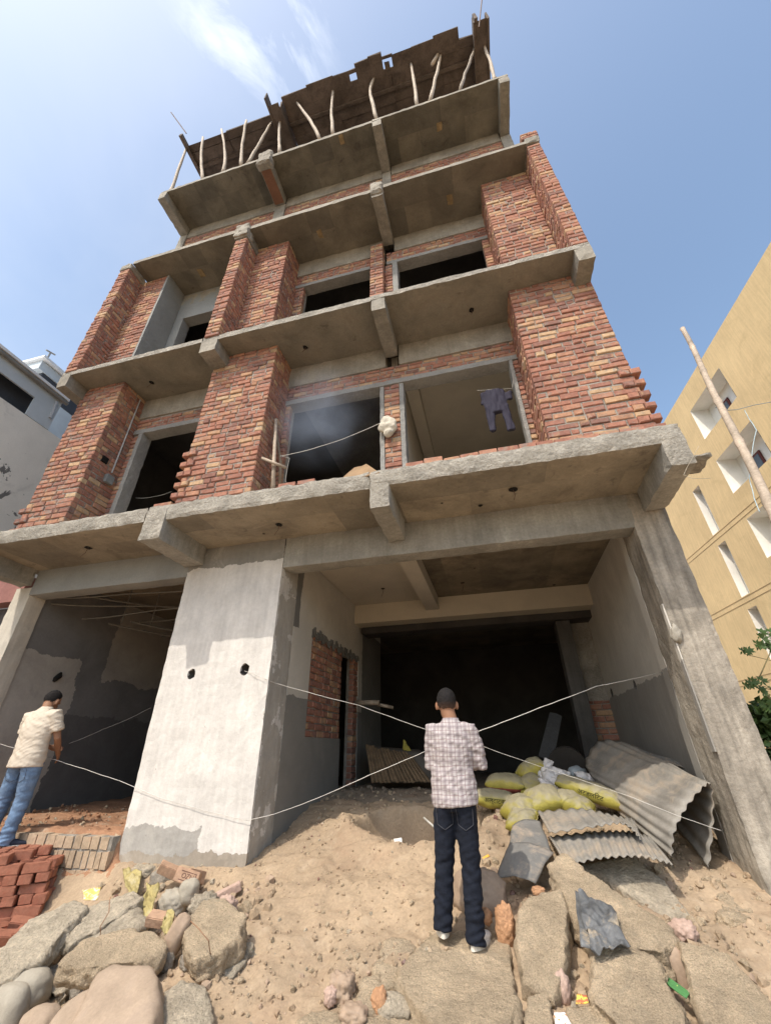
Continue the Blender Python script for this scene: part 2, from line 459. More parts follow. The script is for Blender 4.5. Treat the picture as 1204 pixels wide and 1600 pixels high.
def make_terrain():
    def axis(lo, hi, step, a, b):
        xs = []; x = lo
        while x <= hi: xs.append(x); x += step
        s = step; l = [lo]
        while l[-1] > a: s *= 1.35; l.append(max(a, l[-1]-s))
        s = step; h = [xs[-1]]
        while h[-1] < b: s *= 1.35; h.append(min(b, h[-1]+s))
        return l[:0:-1]+xs+h[1:]
    xs = axis(-5.3, 2.9, .03, -160, 160); ys = axis(2.4, 7.6, .03, -120, 260)
    vs = [(x, y, ground_z(x, y)) for y in ys for x in xs]; nx = len(xs); fs = []
    for j in range(len(ys)-1):
        for i in range(nx-1): fs.append((j*nx+i, j*nx+i+1, (j+1)*nx+i+1, (j+1)*nx+i))
    me = bpy.data.meshes.new('ground'); me.from_pydata(vs, [], fs)
    m = material('dry_sandy_earth', (.36, .272, .185), var=.22, vscale=1.3, fine=.22, fscale=38, bump=.55, bscale=70, bdist=.012, rough=.97,
                 stains=[(1.1, .52, .68, (.27, .18, .12), .5), (5.0, .55, .7, (.46, .37, .27), .5)],
                 patches=[('xy', (None, -4.35, 4.9, None), (.31, .17, .10)), ('xy', (-4.3, 3, 6.9, None), (.25, .205, .155))], fuzz=.35, fscl=2.5)
    structure(link('ground', me, m, smooth=True))
make_terrain()

# ------------------------------------------------------------------ the unfinished building
RC = material('rough_grey_concrete', (.31, .285, .24), var=.3, fine=.2, bump=.5, streak=.12, stains=[(1.7, .5, .7, (.17, .15, .125), .6)])
RC2 = material('dark_grey_concrete', (.25, .235, .20), var=.3, fine=.2, bump=.5, streak=.15, stains=[(1.4, .5, .68, (.13, .12, .10), .6)])
EDGE = material('rough_slab_edge_concrete', (.35, .325, .28), var=.3, vscale=4, fine=.3, bump=1.0, bscale=35, bdist=.03, stains=[(3, .5, .65, (.27, .25, .21), .6)])
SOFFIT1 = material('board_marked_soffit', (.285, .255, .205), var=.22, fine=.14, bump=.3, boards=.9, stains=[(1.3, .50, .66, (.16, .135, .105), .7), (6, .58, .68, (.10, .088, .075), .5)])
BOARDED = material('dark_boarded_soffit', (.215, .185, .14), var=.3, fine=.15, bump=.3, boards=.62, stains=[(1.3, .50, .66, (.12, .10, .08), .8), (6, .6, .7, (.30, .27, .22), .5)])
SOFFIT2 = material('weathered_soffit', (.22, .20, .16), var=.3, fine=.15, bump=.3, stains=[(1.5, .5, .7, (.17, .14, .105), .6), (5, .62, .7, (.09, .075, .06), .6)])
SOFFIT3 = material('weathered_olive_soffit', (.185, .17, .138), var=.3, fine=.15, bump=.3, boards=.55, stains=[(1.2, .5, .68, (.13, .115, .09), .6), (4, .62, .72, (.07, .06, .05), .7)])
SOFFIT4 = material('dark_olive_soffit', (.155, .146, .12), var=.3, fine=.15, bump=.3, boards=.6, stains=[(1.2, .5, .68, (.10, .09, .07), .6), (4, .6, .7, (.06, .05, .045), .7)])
BEAMC = material('cement_grey_beam', (.30, .29, .26), var=.25, fine=.2, bump=.4, streak=.15, stains=[(1.2, .5, .7, (.2, .19, .17), .5)])
BEAML = material('smooth_grey_cement', (.27, .275, .265), var=.12, fine=.1, bump=.2)
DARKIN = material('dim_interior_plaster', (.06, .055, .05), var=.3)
B = thing('unfinished_building', 'unfinished four-storey red brick and bare concrete frame building with open shopfront bays', 'building', (-2.7, 5.0, .5))
XL, XR = -7.70, 2.30
XB = ((-7.70, -7.45), (-4.45, -4.11), (-1.18, -.93), (2.05, 2.30))     # cantilever beams / frame lines
YE = (4.02, 4.01, 3.97, 3.95)                                          # slab edges
SOF = (4.38, 8.20, 12.07, 15.93); TOP = (4.63, 8.33, 12.20, 16.06); CB = (4.09, 7.90, 11.77, 15.59)
BB = (3.90, 7.68, 11.50, 15.42)                                         # bottoms of the front beams
YF = 5.0; YBACK = 14.0
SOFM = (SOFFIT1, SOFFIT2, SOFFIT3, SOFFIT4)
def slab(k):
    st = .07 if k == 0 else .12
    mb = MB(); xl = (XL, XL, -7.32, XL)[k]; xr = (2.42, XR, 2.06, XR)[k]
    if k == 0: xr = XR
    z0, z1 = SOF[k], TOP[k]
    segs = [(xl, XB[1][0]), (XB[1][0], XB[2][0]), (XB[2][0], xr)]
    for i, (a, b) in enumerate(segs):
        dz = (0, .015, -.01)[i] if k > 0 else (0, .02, .01)[i]
        rough_box(a, b, YE[k]+(.0, .012, -.008)[i], YF+.262, z0, z1+dz, st, .010 if k == 0 else .008, seed=k*3+i, mb=mb, edge=.022 if k == 0 else .012)
    # edge strip gets its own material: faces looking to the front
    me = mb.mesh('floor_slab')
    for p in me.polygons:
        if p.normal.y < -.5: p.material_index = 1
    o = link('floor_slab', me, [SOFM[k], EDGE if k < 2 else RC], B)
    mb = MB(); mb.box(XL+.01, XR-.01, YF+.27, YBACK, z0+.003, z1)
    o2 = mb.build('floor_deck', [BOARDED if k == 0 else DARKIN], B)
for k in range(4): slab(k)
# cantilever beams under each slab
for k in range(4):
    for i, (a, b) in enumerate(XB):
        ye = YE[k]-.004; zb = CB[k]
        if k == 2 and i == 3: continue
        if k == 2 and i == 0: continue
        m = [EDGE if k == 0 else RC, RC2 if k else BEAMC]
        mb = rough_box(a, b, ye, YF-.002, zb, SOF[k]+.03 if k else SOF[k]+.19, .06 if k == 0 else .1, .008, seed=11+k*5+i, edge=.014)
        me = mb.mesh('cantilever_beam')
        for p in me.polygons: p.material_index = 0 if p.normal.y < -.6 else 1
        link('cantilever_beam', me, m, B)
# lip of broken concrete at the right front corner of the first slab
rough = rough_box(2.28, 2.44, 4.0, 4.34, 4.14, 4.20, .04, .02, seed=71, edge=.02).build('broken_concrete_lip', EDGE, B)
# main front beams between the frame lines
for k in range(4):
    for i, (a, b) in enumerate(((XB[0][1], XB[1][0]+.08), (-2.77, XB[3][0]-.12) if k == 0 else (XB[1][1], XB[2][0]), (XB[2][1], XB[3][0]))):
        if k == 0 and i == 2: continue
        zb = BB[k]
        if k == 3: zb = 15.42
        if k == 0 and i == 0: zb = 3.93
        mt = (BEAMC if i else BEAML) if k == 0 else RC
        rough_box(a, b, YF, YF+.28, zb, SOF[k]+.01, .1, .006, seed=31+k*4+i, edge=.012).build('front_beam', mt, B)
# --- ground floor: pillar, column, walls
PILLAR = material('whitewashed_pillar_plaster', (.62, .595, .56), var=.13, vscale=2.2, fine=.09, fscale=20, bump=.35, bscale=25, bdist=.012, streak=.10,
    patches=[('xz', (None, None, 4.04, None), (.25, .24, .22)), 
             ('xz', (None, -3.35, None, .88), (.36, .345, .32)), ('xz', (None, None, None, .66), (.33, .29, .24)),
             ('xy', (-2.79, None, 5.03, None), (.40, .375, .335)), ], fuzz=.13, fscl=3.4,
    stains=[(20, .66, .70, (.22, .2, .18), .7), (5, .70, .73, (.30, .28, .25), .6), (2.2, .58, .72, (.52, .49, .44), .6)])
mb = rough_box(-4.385, -2.77, YF, YF+.55, .2, SOF[0]+.005, .07, .006, seed=51, edge=.010)
pil = mb.build('whitewashed_pillar', PILLAR, B); clean(pil.data)
RWALL = material('right_passage_plaster', (.56, .53, .475), var=.1, fine=.06, bump=.25, bscale=20, streak=.06,
    patches=[('yz', (None, None, None, 2.38), (.30, .285, .26))], fuzz=.10, fscl=4, stains=[(3, .6, .75, (.36, .33, .28), .5), (24, .7, .74, (.6, .58, .55), .5)])
COLM = material('streaky_concrete_column', (.335, .30, .25), var=.25, vscale=2.5, fine=.2, fscale=30, bump=.6, bscale=35, bdist=.015, streak=.38,
    stains=[(2.5, .55, .7, (.42, .38, .32), .6), (2, .6, .7, (.22, .20, .17), .6)])
colo = rough_box(1.90, 2.31, YF+.004, YF+.52, .1, SOF[0]+.005, .06, .010, sc=6, seed=52, edge=.012).build('concrete_column', COLM, B)
for (x, z) in ((2.02, 2.62), ): # cement lump on the column arris
    boulder((1.915, 4.985, 2.62), (.05, .035, .09), (0, .2, 0), 3, 'cement_lump', RC, sub=3, rough=.2, parent=None)
lump = bpy.data.objects['cement_lump']; lp = lump.location.copy(); lump.parent = B; lump.matrix_parent_inverse = Matrix.Translation(-B.location)
mb = MB(); mb.box(1.885, 1.899, 4.992, 5.06, 1.55, 2.95); ob = mb.build('plaster_edge_strip', RWALL, B)
rw = MB(); rw.box(2.02, 2.24, YF+.52, 9.4, .3, SOF[0]-.002); rwall = rw.build('side_wall', RWALL, B)
mb = MB(); mb.box(1.901, 2.03, YF+.515, YF+.70, .3, SOF[0]-.003); mb.build('wall_return', RWALL, B)
def punch(o, holes, seed):
    """rough round holes broken through a face"""
    for i, (p, r) in enumerate(holes):
        bm = bmesh.new(); bmesh.ops.create_icosphere(bm, subdivisions=2, radius=1)
        for v in bm.verts:
            q = v.co*(1+.25*noise.noise(v.co*2+Vector((seed+i, 0, 0)))); v.co = Vector(p)+Vector((q.x*r[0], q.y*r[1], q.z*r[2]))
        me = bpy.data.meshes.new('h'); bm.to_mesh(me); bm.free(); h = bpy.data.objects.new('h', me); COL.objects.link(h)
        md = o.modifiers.new('b', 'BOOLEAN'); md.object = h; md.solver = 'EXACT'; md.operation = 'DIFFERENCE'
        dg = bpy.context.evaluated_depsgraph_get(); dg.update()
        me2 = bpy.data.meshes.new_from_object(o.evaluated_get(dg)); o.modifiers.clear(); old = o.data; o.data = me2
        hv = [q.co.copy() for q in me.vertices]; c0 = Vector(p)
        if len(o.data.materials) < 2: o.data.materials.append(material('raw_hole_lining_shaded', (.10, .09, .08), var=.3, bump=.8))  # raw inside of the hole, its colour darkened to stand for shade
        for pf in o.data.polygons:
            q = pf.center-c0
            if (q.x/r[0])**2+(q.y/r[1])**2+(q.z/r[2])**2 < 1.9 and max(abs((hv[0]-c0).length), 1) and (pf.center.y > 5.012 if o.name.startswith('white') else pf.center.x > 2.024): pf.material_index = 1
        bpy.data.objects.remove(h); bpy.data.meshes.remove(me)
punch(pil, [((-3.92, 5.0, 2.51), (.062, .15, .068)), ((-3.13, 5.0, 2.53), (.066, .15, .078))], 3)
punch(rwall, [((2.02, 6.0, 2.39), (.12, .07, .06)), ((2.02, 7.3, 2.40), (.12, .06, .07)), ((2.02, 8.8, 2.45), (.12, .08, .08))], 9)
LWALL = material('left_passage_plaster', (.53, .50, .445), var=.12, fine=.06, bump=.25, bscale=20,
    patches=[('yz', (None, None, None, 2.27), (.235, .225, .205)), ('yz', (None, 5.72, 3.2, None), (.17, .165, .155)), ('yz', (None, 5.30, 2.92, 3.3), (.17, .165, .155)), ('yz', (9.0, None, None, 4.0), (.2, .19, .17))],
    fuzz=.07, fscl=4, stains=[(3, .6, .75, (.36, .33, .28), .4)])
mb = MB()
mb.box(-2.95, -2.771, YF+.55, 6.25, .3, SOF[0]-.004); mb.box(-2.95, -2.771, 6.25, 8.75, 3.26, SOF[0]-.004)
mb.box(-2.95, -2.771, 6.25, 7.75, .3, 1.78); mb.box(-2.95, -2.771, 8.75, 10.6, .3, SOF[0]-.004)
mb.box(-4.40, -4.30, YF+.54, 13.9, .3, SOF[0]-.004)
mb.build('side_wall', LWALL, B)
mb = MB(); brick_face(mb, -2.795, 6.25, 1.78, (0, 1, 0), (1, 0, 0), 1.50, 1.48, 501, .1); mb.box(-2.94, -2.81, 6.255, 7.735, 1.785, 3.255, 1)
mb.build('bare_brick_panel', [BRICK, MORTAR], B)
mb = MB(); brick_face(mb, -2.79, 8.50, .95, (0, 1, 0), (1, 0, 0), .25, 2.3, 502, .1); mb.box(-2.95, -2.81, 8.515, 8.745, .3, 3.255, 1)
mb.build('bare_brick_door_jamb', [BRICK, MORTAR], B)
mb = MB(); r = random.Random(4)
for i in range(60):
    y = 6.22+i*.042; z = 3.27+.03*math.sin(i); mb.box(-2.775, -2.762+r.uniform(0, .01), y, y+.045, z-.05+r.uniform(-.04, .02), z+.02+r.uniform(0, .07))
mb.build('chipped_plaster_edge', material('fresh_grey_cement', (.16, .155, .14), bump=.8), B)
# passage ceiling beam, back beam, back rooms
CREAM = material('cream_plaster', (.55, .49, .385), var=.08, fine=.05, bump=.15)
CREAM2 = material('pale_ceiling_plaster', (.50, .455, .385), var=.1, fine=.05, bump=.15)
mb = MB(); mb.box(-1.20, -.93, YF+.28, 8.4, 4.12, SOF[0]); mb.build('ceiling_beam', CREAM2, B)
mb = MB(); mb.box(-2.76, -1.205, YF+.29, 8.4, 4.36, SOF[0]+.001); mb.build('plastered_ceiling', CREAM2, B)
mb = MB(); mb.box(-2.77, 2.02, 8.4, 8.75, 3.96, SOF[0]-.001); mb.build('back_beam', CREAM, B)
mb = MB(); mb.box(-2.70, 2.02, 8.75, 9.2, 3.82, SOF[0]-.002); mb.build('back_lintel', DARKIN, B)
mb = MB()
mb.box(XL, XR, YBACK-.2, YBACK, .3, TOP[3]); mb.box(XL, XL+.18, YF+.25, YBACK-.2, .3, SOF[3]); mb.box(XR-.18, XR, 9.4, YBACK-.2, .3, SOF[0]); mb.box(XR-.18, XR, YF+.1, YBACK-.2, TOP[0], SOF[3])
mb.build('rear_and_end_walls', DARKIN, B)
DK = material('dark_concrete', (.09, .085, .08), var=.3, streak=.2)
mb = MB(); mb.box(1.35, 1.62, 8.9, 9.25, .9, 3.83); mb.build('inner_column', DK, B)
mb = MB(); brick_face(mb, 1.62, 9.15, 1.0, (1, 0, 0), (0, -1, 0), .42, 1.35, 503, .1); mb.box(1.62, 2.04, 9.17, 9.3, 1.0, 3.83, 1)
mb.build('inner_brick_wall', [BRICK, MORTAR], B)
# left bay long wall and front corner column
LBAY = material('patchy_left_bay_plaster', (.185, .182, .18), var=.18, fine=.08, bump=.3, bscale=18,
    patches=[('yz', (None, 6.42, None, 3.12), (.40, .375, .34)), ('yz', (6.95, None, 2.85, None), (.36, .335, .30)), ('yz', (6.42, None, None, 2.2), (.13, .128, .128))], fuzz=.22, fscl=2.6,
    stains=[(2.5, .6, .75, (.22, .21, .20), .5)])
mb = MB(); mb.box(XL+.02, -7.45, YF+.30, 13.8, .3, SOF[0]-.003); mb.build('side_wall', LBAY, B)
COLL = material('pale_plastered_column', (.56, .52, .45), var=.12, fine=.08, bump=.3, streak=.1)
rough_box(-7.78, -7.42, YF+.003, YF+.30, .3, CB[0]-.005, .1, .005, seed=61, edge=.01).build('corner_column', COLL, B)
mb = MB()
mb.box(-4.4, -7.45, 13.0, 13.2, .5, 4.3); mb.build('rear_partition', DARKIN, B)
# steel rods and conduits laced under the left bay ceiling
mb = MB(); r = random.Random(8)
for (p, q, rr) in (((-7.3, 5.35, 3.98), (-4.4, 5.5, 3.92), .012), ((-7.4, 5.4, 3.9), (-4.6, 6.6, 3.95), .014), ((-7.0, 5.4, 4.05), (-4.4, 7.4, 3.9), .014), ((-7.2, 5.9, 3.75), (-4.5, 6.0, 3.85), .010),
                   ((-6.8, 6.8, 3.9), (-4.4, 6.9, 3.95), .016), ((-6.9, 7.6, 3.8), (-4.4, 7.7, 3.9), .016), ((-6.4, 6.2, 3.72), (-4.4, 9.2, 3.6), .018), ((-6.9, 6.2, 3.72), (-4.9, 9.2, 3.6), .018)):
    p, q = Vector(p), Vector(q); mb.tube([p+(q-p)*t+Vector((0, 0, -.012*math.sin(t*9)-.02*math.sin(t*math.pi))) for t in [i/10 for i in range(11)]], rr, 6)
for i in range(7):
    x = -6.6+i*.33; mb.tube([(x, 6.2+i*.35, 4.38), (x, 6.2+i*.35, 3.7)], .012, 5)
mb.build('ceiling_conduit', material('dusty_pale_pipe', (.16, .15, .13)), B)
# brick plinth at the foot of the left bay: half laid on edge
PLB = bpy.data.materials.new('dusty_plinth_brick')
PLB = material('dusty_plinth_brick', (.42, .32, .225), var=.25, vscale=5, fine=.2, bump=.6, bscale=50, stains=[(5, .55, .7, (.36, .17, .10), .5)])
mb = MB(); r = random.Random(31)
for row, (z0, z1, wd) in enumerate(((.38, .50, .14), (.505, .665, .085), (.67, .80, .125))):
    x = -7.4
    while x < -4.44:
        w = wd*r.uniform(.9, 1.15)
        mb.box(x+.008, x+w-.008, 4.885+r.uniform(-.008, .010), 5.02, z0+.006+r.uniform(-.004, .004), z1-.006+r.uniform(-.008, .006), 0, r.random(), .004, r); x += w
mb.box(-7.4, -4.40, 4.90, 5.06, .36, .79, 1)
mb.build('plinth_brickwork', [PLB, MORTAR], B)
rough_box(-7.4, -2.80, 4.86, 5.02, .0, .40, .06, .02, seed=80, edge=.02).build('plinth_footing', material('earthy_footing', (.36, .29, .21), bump=.8, var=.3), B)
# --- brick piers, first floor (over slab 0)
Z1 = TOP[0]-.02
brick_pier(-7.52, -6.53, 4.42, YF+.05, Z1, SOF[1]-.004, B, 101, 'LR', toothL=8)
brick_pier(-4.42, -3.12, 4.42, YF+.05, Z1, SOF[1]-.004, B, 102, 'LR', toothL=13)
brick_pier(1.08, 2.30, 4.42, YF+.05, Z1, SOF[1]-.004, B, 103, 'LR', toothR=13)
# window wall: jamb strips, mullion, brick over lintel
LINT = material('cement_lintel', (.27, .265, .25), var=.2, bump=.8, bscale=40, bdist=.02)
def wall_bits(x0, x1, z0, z1, seed, name='brick_wall', y=YF+.03):
    mb = MB(); mb.box(x0+.012, x1-.012, y+.012, y+.2, z0, z1-.001, 1); brick_face(mb, x0, y, z0, (1, 0, 0), (0, -1, 0), x1-x0, z1-z0, seed, .10)
    return mb.build(name, [BRICK, MORTAR], B)
def cement(x0, x1, y0, y1, z0, z1, seed, name='cement_jamb', mat=None):
    return rough_box(x0, x1, y0, y1, z0, z1, .07, .006, sc=9, seed=seed, edge=.006).build(name, mat or LINT, B)
# first floor right bays
wall_bits(-3.12, 1.08, 7.32, BB[1], 201); cement(-3.14, 1.08, 5.0, 5.25, 7.21, 7.322, 1, 'lintel')
wall_bits(-1.22, -.95, Z1, 7.212, 202, 'mullion'); cement(-1.30, -1.22, 5.015, 5.23, Z1, 7.212, 2); cement(-.95, -.87, 5.015, 5.23, Z1, 7.212, 3)
wall_bits(.99, 1.08, Z1, 7.212, 203, 'jamb'); cement(.93, .99, 5.0, 5.23, Z1, 7.212, 4)
wall_bits(-3.12, -3.03, Z1, 7.212, 204, 'jamb')
# first floor left bay
wall_bits(-6.53, -4.42, 7.36, BB[1], 205); cement(-6.53, -4.42, 5.0, 5.25, 7.25, 7.362, 5, 'lintel')
wall_bits(-6.53, -6.38, Z1, 7.252, 206, 'jamb'); cement(-6.38, -6.28, 5.0, 5.25, Z1, 7.252, 6)
# --- second floor
Z2 = TOP[1]-.01; S3 = SOF[2]
brick_pier(-7.64, -7.36, 4.0, YF, Z2, 11.93, B, 111, 'LR', name='brick_fin')
brick_pier(-7.36, -6.66, 4.43, YF+.05, Z2, S3-.004, B, 112, '', name='brick_pier')
brick_pier(-4.42, -4.13, 4.0, YF, Z2, CB[2]-.004, B, 113, 'LR', name='brick_fin')
brick_pier(-4.13, -3.33, 4.43, YF+.05, Z2, S3-.004, B, 114, 'R')
brick_pier(1.12, 2.04, 4.43, YF+.05, Z2, S3-.004, B, 115, 'L')
brick_pier(2.05, 2.29, 4.0, YF, Z2, 12.05, B, 116, 'LR', name='brick_fin')
brick_pier(-1.46, -1.17, 4.88, YF+.05, Z2, CB[2]-.003, B, 117, 'LR', name='brick_fin')
rough_box(2.02, 2.31, 3.96, 4.5, 12.06, 12.30, .05, .02, seed=90, edge=.02).build('beam_stub', RC2, B)
mb = MB(); brick_face(mb, 2.0, 3.97, 12.30, (1, 0, 0), (0, -1, 0), .32, .25, 118, .12); mb.box(2.02, 2.30, 4.0, 4.4, 12.3, 12.5, 1); mb.build('broken_brick_cap', [BRICK, MORTAR], B)
cement(-6.66, -6.60, 4.42, YF+.02, Z2, S3-.005, 7, 'plastered_return', BEAML)
rough_box(-6.60, -4.42, YF, YF+.25, 11.02, SOF[2]-.003, .2, .004, seed=77).build('plastered_lintel', BEAML, B)
cement(-6.60, -6.36, YF, YF+.25, Z2, 11.022, 8, 'plastered_jamb', BEAML)
wall_bits(-3.33, -1.5, 11.13, BB[2], 211); cement(-3.33, -1.5, 5.0, 5.25, 11.03, 11.132, 9, 'lintel')
wall_bits(-1.12, 1.12, 11.13, BB[2], 212); cement(-1.12, 1.12, 5.0, 5.25, 11.03, 11.132, 10, 'lintel')
wall_bits(-1.16, -.99, Z2, 11.032, 213, 'mullion'); cement(-.99, -.87, 5.0, 5.24, Z2, 11.032, 11)
wall_bits(-3.33, -3.12, Z2, 11.032, 214, 'jamb'); wall_bits(.98, 1.12, Z2, 11.032, 215, 'jamb')
rough_box(-4.46, -4.10, 3.93, 4.2, 11.80, 12.26, .05, .03, seed=91, edge=.02).build('broken_beam_end', RC, B)
rough_box(-7.66, -7.34, 3.97, 4.5, 11.93, 12.14, .05, .02, seed=93, edge=.02).build('broken_beam_end', RC, B)
rough_box(-1.2, -.93, 3.90, 4.1, 11.86, 12.26, .05, .02, seed=94, edge=.02).build('broken_beam_end', RC, B)
# --- third floor: brick strip behind the slab edge and the columns
wall_bits(-7.45, -4.45, 14.2, 15.42, 221); wall_bits(-4.11, -1.18, 14.2, 15.42, 222); wall_bits(-.93, 2.05, 14.2, 15.42, 223)
for a, b in ((-7.70, -7.45), (-4.45, -4.11), (-1.18, -.93), (2.05, 2.30)): cement(a, b, YF-.02, YF+.25, TOP[2], CB[3]-.003, 12, 'column', RC)
rough_box(-4.5, -4.08, 3.90, 4.15, 15.6, 16.3, .05, .03, seed=95, edge=.03).build('broken_beam_end', RC, B)
# shuttering board left on the underside of that beam
mb = MB(); mb.box(-4.42, -4.14, 4.1, 4.93, CB[3]-.02, CB[3]-.004); mb.build('shuttering_board', material('brown_shuttering', (.19, .10, .065), var=.3), B)
# first floor inner ceiling, rooms
CEIL = material('beige_room_ceiling', (.66, .60, .50), var=.08, fine=.04, bump=.1)
mb = MB(); mb.box(-1.12, 2.1, YF+.26, 12.0, 8.155, SOF[1]+.0015); mb.build('room_ceiling', CEIL, B)
mb = MB(); mb.box(-6.5, 2.1, YF-.1, 9.9, TOP[0]+.004, TOP[0]+.02); mb.build('room_floor', material('dusty_pale_bounce_floor', (.55, .50, .42), var=.2), B)  # thin pale floor layer added to bounce sunlight onto the room ceiling
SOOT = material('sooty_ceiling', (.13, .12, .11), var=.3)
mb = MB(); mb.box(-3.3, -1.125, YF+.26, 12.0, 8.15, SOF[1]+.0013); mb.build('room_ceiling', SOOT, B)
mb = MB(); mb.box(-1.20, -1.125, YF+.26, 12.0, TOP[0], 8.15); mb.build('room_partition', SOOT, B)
mb = MB(); mb.box(-.98, -.72, YF+.26, 12.0, 7.95, 8.154); mb.build('room_beam', CEIL, B)
mb = MB(); mb.box(-1.12, -1.0, YF+.26, 12.0, TOP[0], 8.15); mb.build('room_partition', CEIL, B)
mb = MB(); mb.box(-1.0, 2.1, 9.9, 10.0, TOP[0], 8.15); mb.build('room_partition', CEIL, B)
# bricks laid along the rim of the first slab
mb = MB(); r = random.Random(5)
x = -.72
while x < 1.9:
    w = r.uniform(.19, .26); mb.box(x, x+w-.012, 4.04+r.uniform(-.01, .02), 4.16, TOP[0]-.01, TOP[0]+.065+r.uniform(-.01, .012), 0, r.betavariate(2, 2), .005, r); x += w
mb.box(1.95, 2.2, 4.06, 4.2, TOP[0], TOP[0]+.06, 0, .3, .005, r)
for x in (-2.45, -2.18): mb.box(x, x+.24, 4.05, 4.17, TOP[0], TOP[0]+.06, 0, .35, .005, r)
mb.box(-4.4, -4.12, 4.06, 4.2, TOP[0], TOP[0]+.06, 0, .3, .005, r)
mb.build('rim_brick_course', [BRICK], B)['kind'] = 'stuff'
# fan-hook boxes and small holes in the soffits, as black discs with painted-in shade
HOLE_SHADE = simple('black_hole_shade', (.012, .011, .01)); r = random.Random(12)
for (u, v, k, s) in ((801, 764, 0, .055), (436, 819, 0, .05), (138, 855, 0, .055), (750, 789, 0, .028), (690, 785, 0, .015), (412, 833, 0, .02), (736, 484, 1, .045), (477, 542, 1, .045), (237, 597, 1, .045),
                     (598, 919, 9, .04), (722, 910, 9, .04), (865, 913, 9, .03), (741, 887, 9, .015)):
    zz = SOF[0]+.003 if k == 9 else SOF[k]
    if u == 598: zz = 4.36
    p = at(u, v, Z=zz); mb = MB()
    n = 12; R = [s*(1+r.uniform(-.15, .2)) for _ in range(n)]
    ring = [(p.x+R[i]*math.cos(i*6.283/n), p.y+R[i]*math.sin(i*6.283/n), zz) for i in range(n)]
    mb.add([(a, b, c-.012) for a, b, c in ring]+[(p.x+(a-p.x)*.7, p.y+(b-p.y)*.7, c-.014) for a, b, c in ring]+[(p.x, p.y, zz-.003)], [(i, (i+1) % n, n+(i+1) % n, n+i) for i in range(n)]+[(n+i, n+(i+1) % n, 2*n) for i in range(n)])
    o = mb.build('ceiling_hook_box', HOLE_SHADE, B)
    if s > .035:
        mb = MB(); mb.tube([p+Vector((0, 0, -.01)), p+Vector((.01, -.02, -.10)), p+Vector((-.02, -.05, -.19))], .004, 5); mb.build('hook_wire', simple('rusty_wire', (.12, .07, .05)), o)
# exposed patches of shuttering paper on the high soffits
OCH = material('ochre_stain_board', (.27, .20, .11), var=.3, vscale=8)
for (u, v, k) in ((500, 365, 2), (703, 312, 2), (315, 426, 2), (686, 197, 3), (534, 217, 3)):
    p = at(u, v, Z=SOF[k]); mb = MB(); r = random.Random(u)
    mb.box(p.x-.06, p.x+.06, p.y-.09, p.y+.09, SOF[k]-.012, SOF[k]-.001, 0, 0, .02, r); mb.build('soffit_patch', OCH, B)
# conduit pipe and switch box on the left pier's side
mb = MB(); mb.tube([(-6.51, 4.86, 8.1), (-6.505, 4.86, 7.3), (-6.51, 4.87, 6.2)], .013, 6); cd = mb.build('conduit_pipe', simple('grey_pvc', (.42, .42, .42)), B)
mb = MB(); mb.box(-6.53, -6.46, 4.78, 4.93, 5.95, 6.12); mb.build('switch_box', simple('grey_box', (.20, .21, .21)), cd)
mb = MB(); mb.box(-6.54, -6.505, 4.60, 4.72, 6.30, 6.42); mb.build('wall_hole_shade', HOLE_SHADE, B)  # solid black block; the dark of the hole is only its colour

# ------------------------------------------------------------------ roof formwork and its props
FORM = material('dark_shuttering_plank', (.125, .10, .085), var=.35, vscale=2, fine=.25, bump=.4, stains=[(3, .5, .7, (.05, .04, .036), .6), (5, .62, .72, (.17, .15, .13), .4)])
FW_ = thing('roof_formwork', 'dark timber shuttering deck with ragged edge above the top slab', 'formwork', (-2.7, 4.4, 19.2))
r = random.Random(77)
def plank(x0, x1, y0, y1, z, th=.05, name='plank'):
    mb = MB(); mb.box(x0, x1, y0, y1, z, z+th, 0, 0, .012, r); mb.build(name, FORM, FW_)
ZF = 19.30
for (a, b) in ((-7.66, -6.2), (-6.2, -4.5)):
    plank(a, b-.02, 3.93+r.uniform(-.03, .03), 4.14, ZF)
    for y in (4.15, 4.45, 4.75): plank(a, b-.005, y, y+.298, ZF+r.uniform(-.02, .03))
plank(-7.66, -4.5, 3.95, 6.4, ZF+.045); plank(-4.05, 1.84, 3.98, 6.4, ZF+.085); plank(-7.55, -4.5, 5.05, 5.6, ZF); plank(-7.55, -4.5, 5.62, 6.4, ZF)
plank(-7.72, -7.62, 3.62, 5.2, ZF-.12, .2, 'side_board'); plank(-7.68, -7.62, 4.9, 7.5, ZF-.35, .42, 'side_board')
segs = [(-4.05, -3.2, 3.62), (-3.2, -2.35, 3.58), (-2.35, -1.85, 3.60), (-1.62, -1.2, 3.50), (-1.19, -.80, 3.47), (-.50, .1, 3.60), (.1, .75, 3.58), (.75, 1.45, 3.53), (1.45, 1.84, 3.78)]
for a, b, y in segs: plank(a-.006, b+.006, y, 3.985, ZF+r.uniform(0, .02))
plank(-1.85, -1.62, 3.60, 3.68, ZF+.02); plank(-1.86, -1.60, 3.84, 3.99, ZF+.02); plank(-.82, -.48, 3.57, 3.64, ZF+.02); plank(-.80, -.48, 3.84, 3.99, ZF+.02); plank(-.74, -.60, 3.70, 3.86, ZF)
for (a, b) in ((-4.05, -2.4), (-2.38, -.6), (-.58, .9), (.92, 1.84)):
    for y in (3.98, 4.30, 4.62): plank(a-.01, b+.01, y, y+.318, ZF+r.uniform(-.02, .03))
    plank(a, b, 4.94, 5.6, ZF); plank(a, b, 5.62, 6.4, ZF)
plank(-4.05, 1.84, 4.25, 4.33, ZF-.10, .10, 'runner'); plank(-4.05, 1.84, 5.0, 5.1, ZF-.14, .14, 'runner'); plank(-7.6, -4.5, 4.5, 4.58, ZF-.10, .10, 'runner')
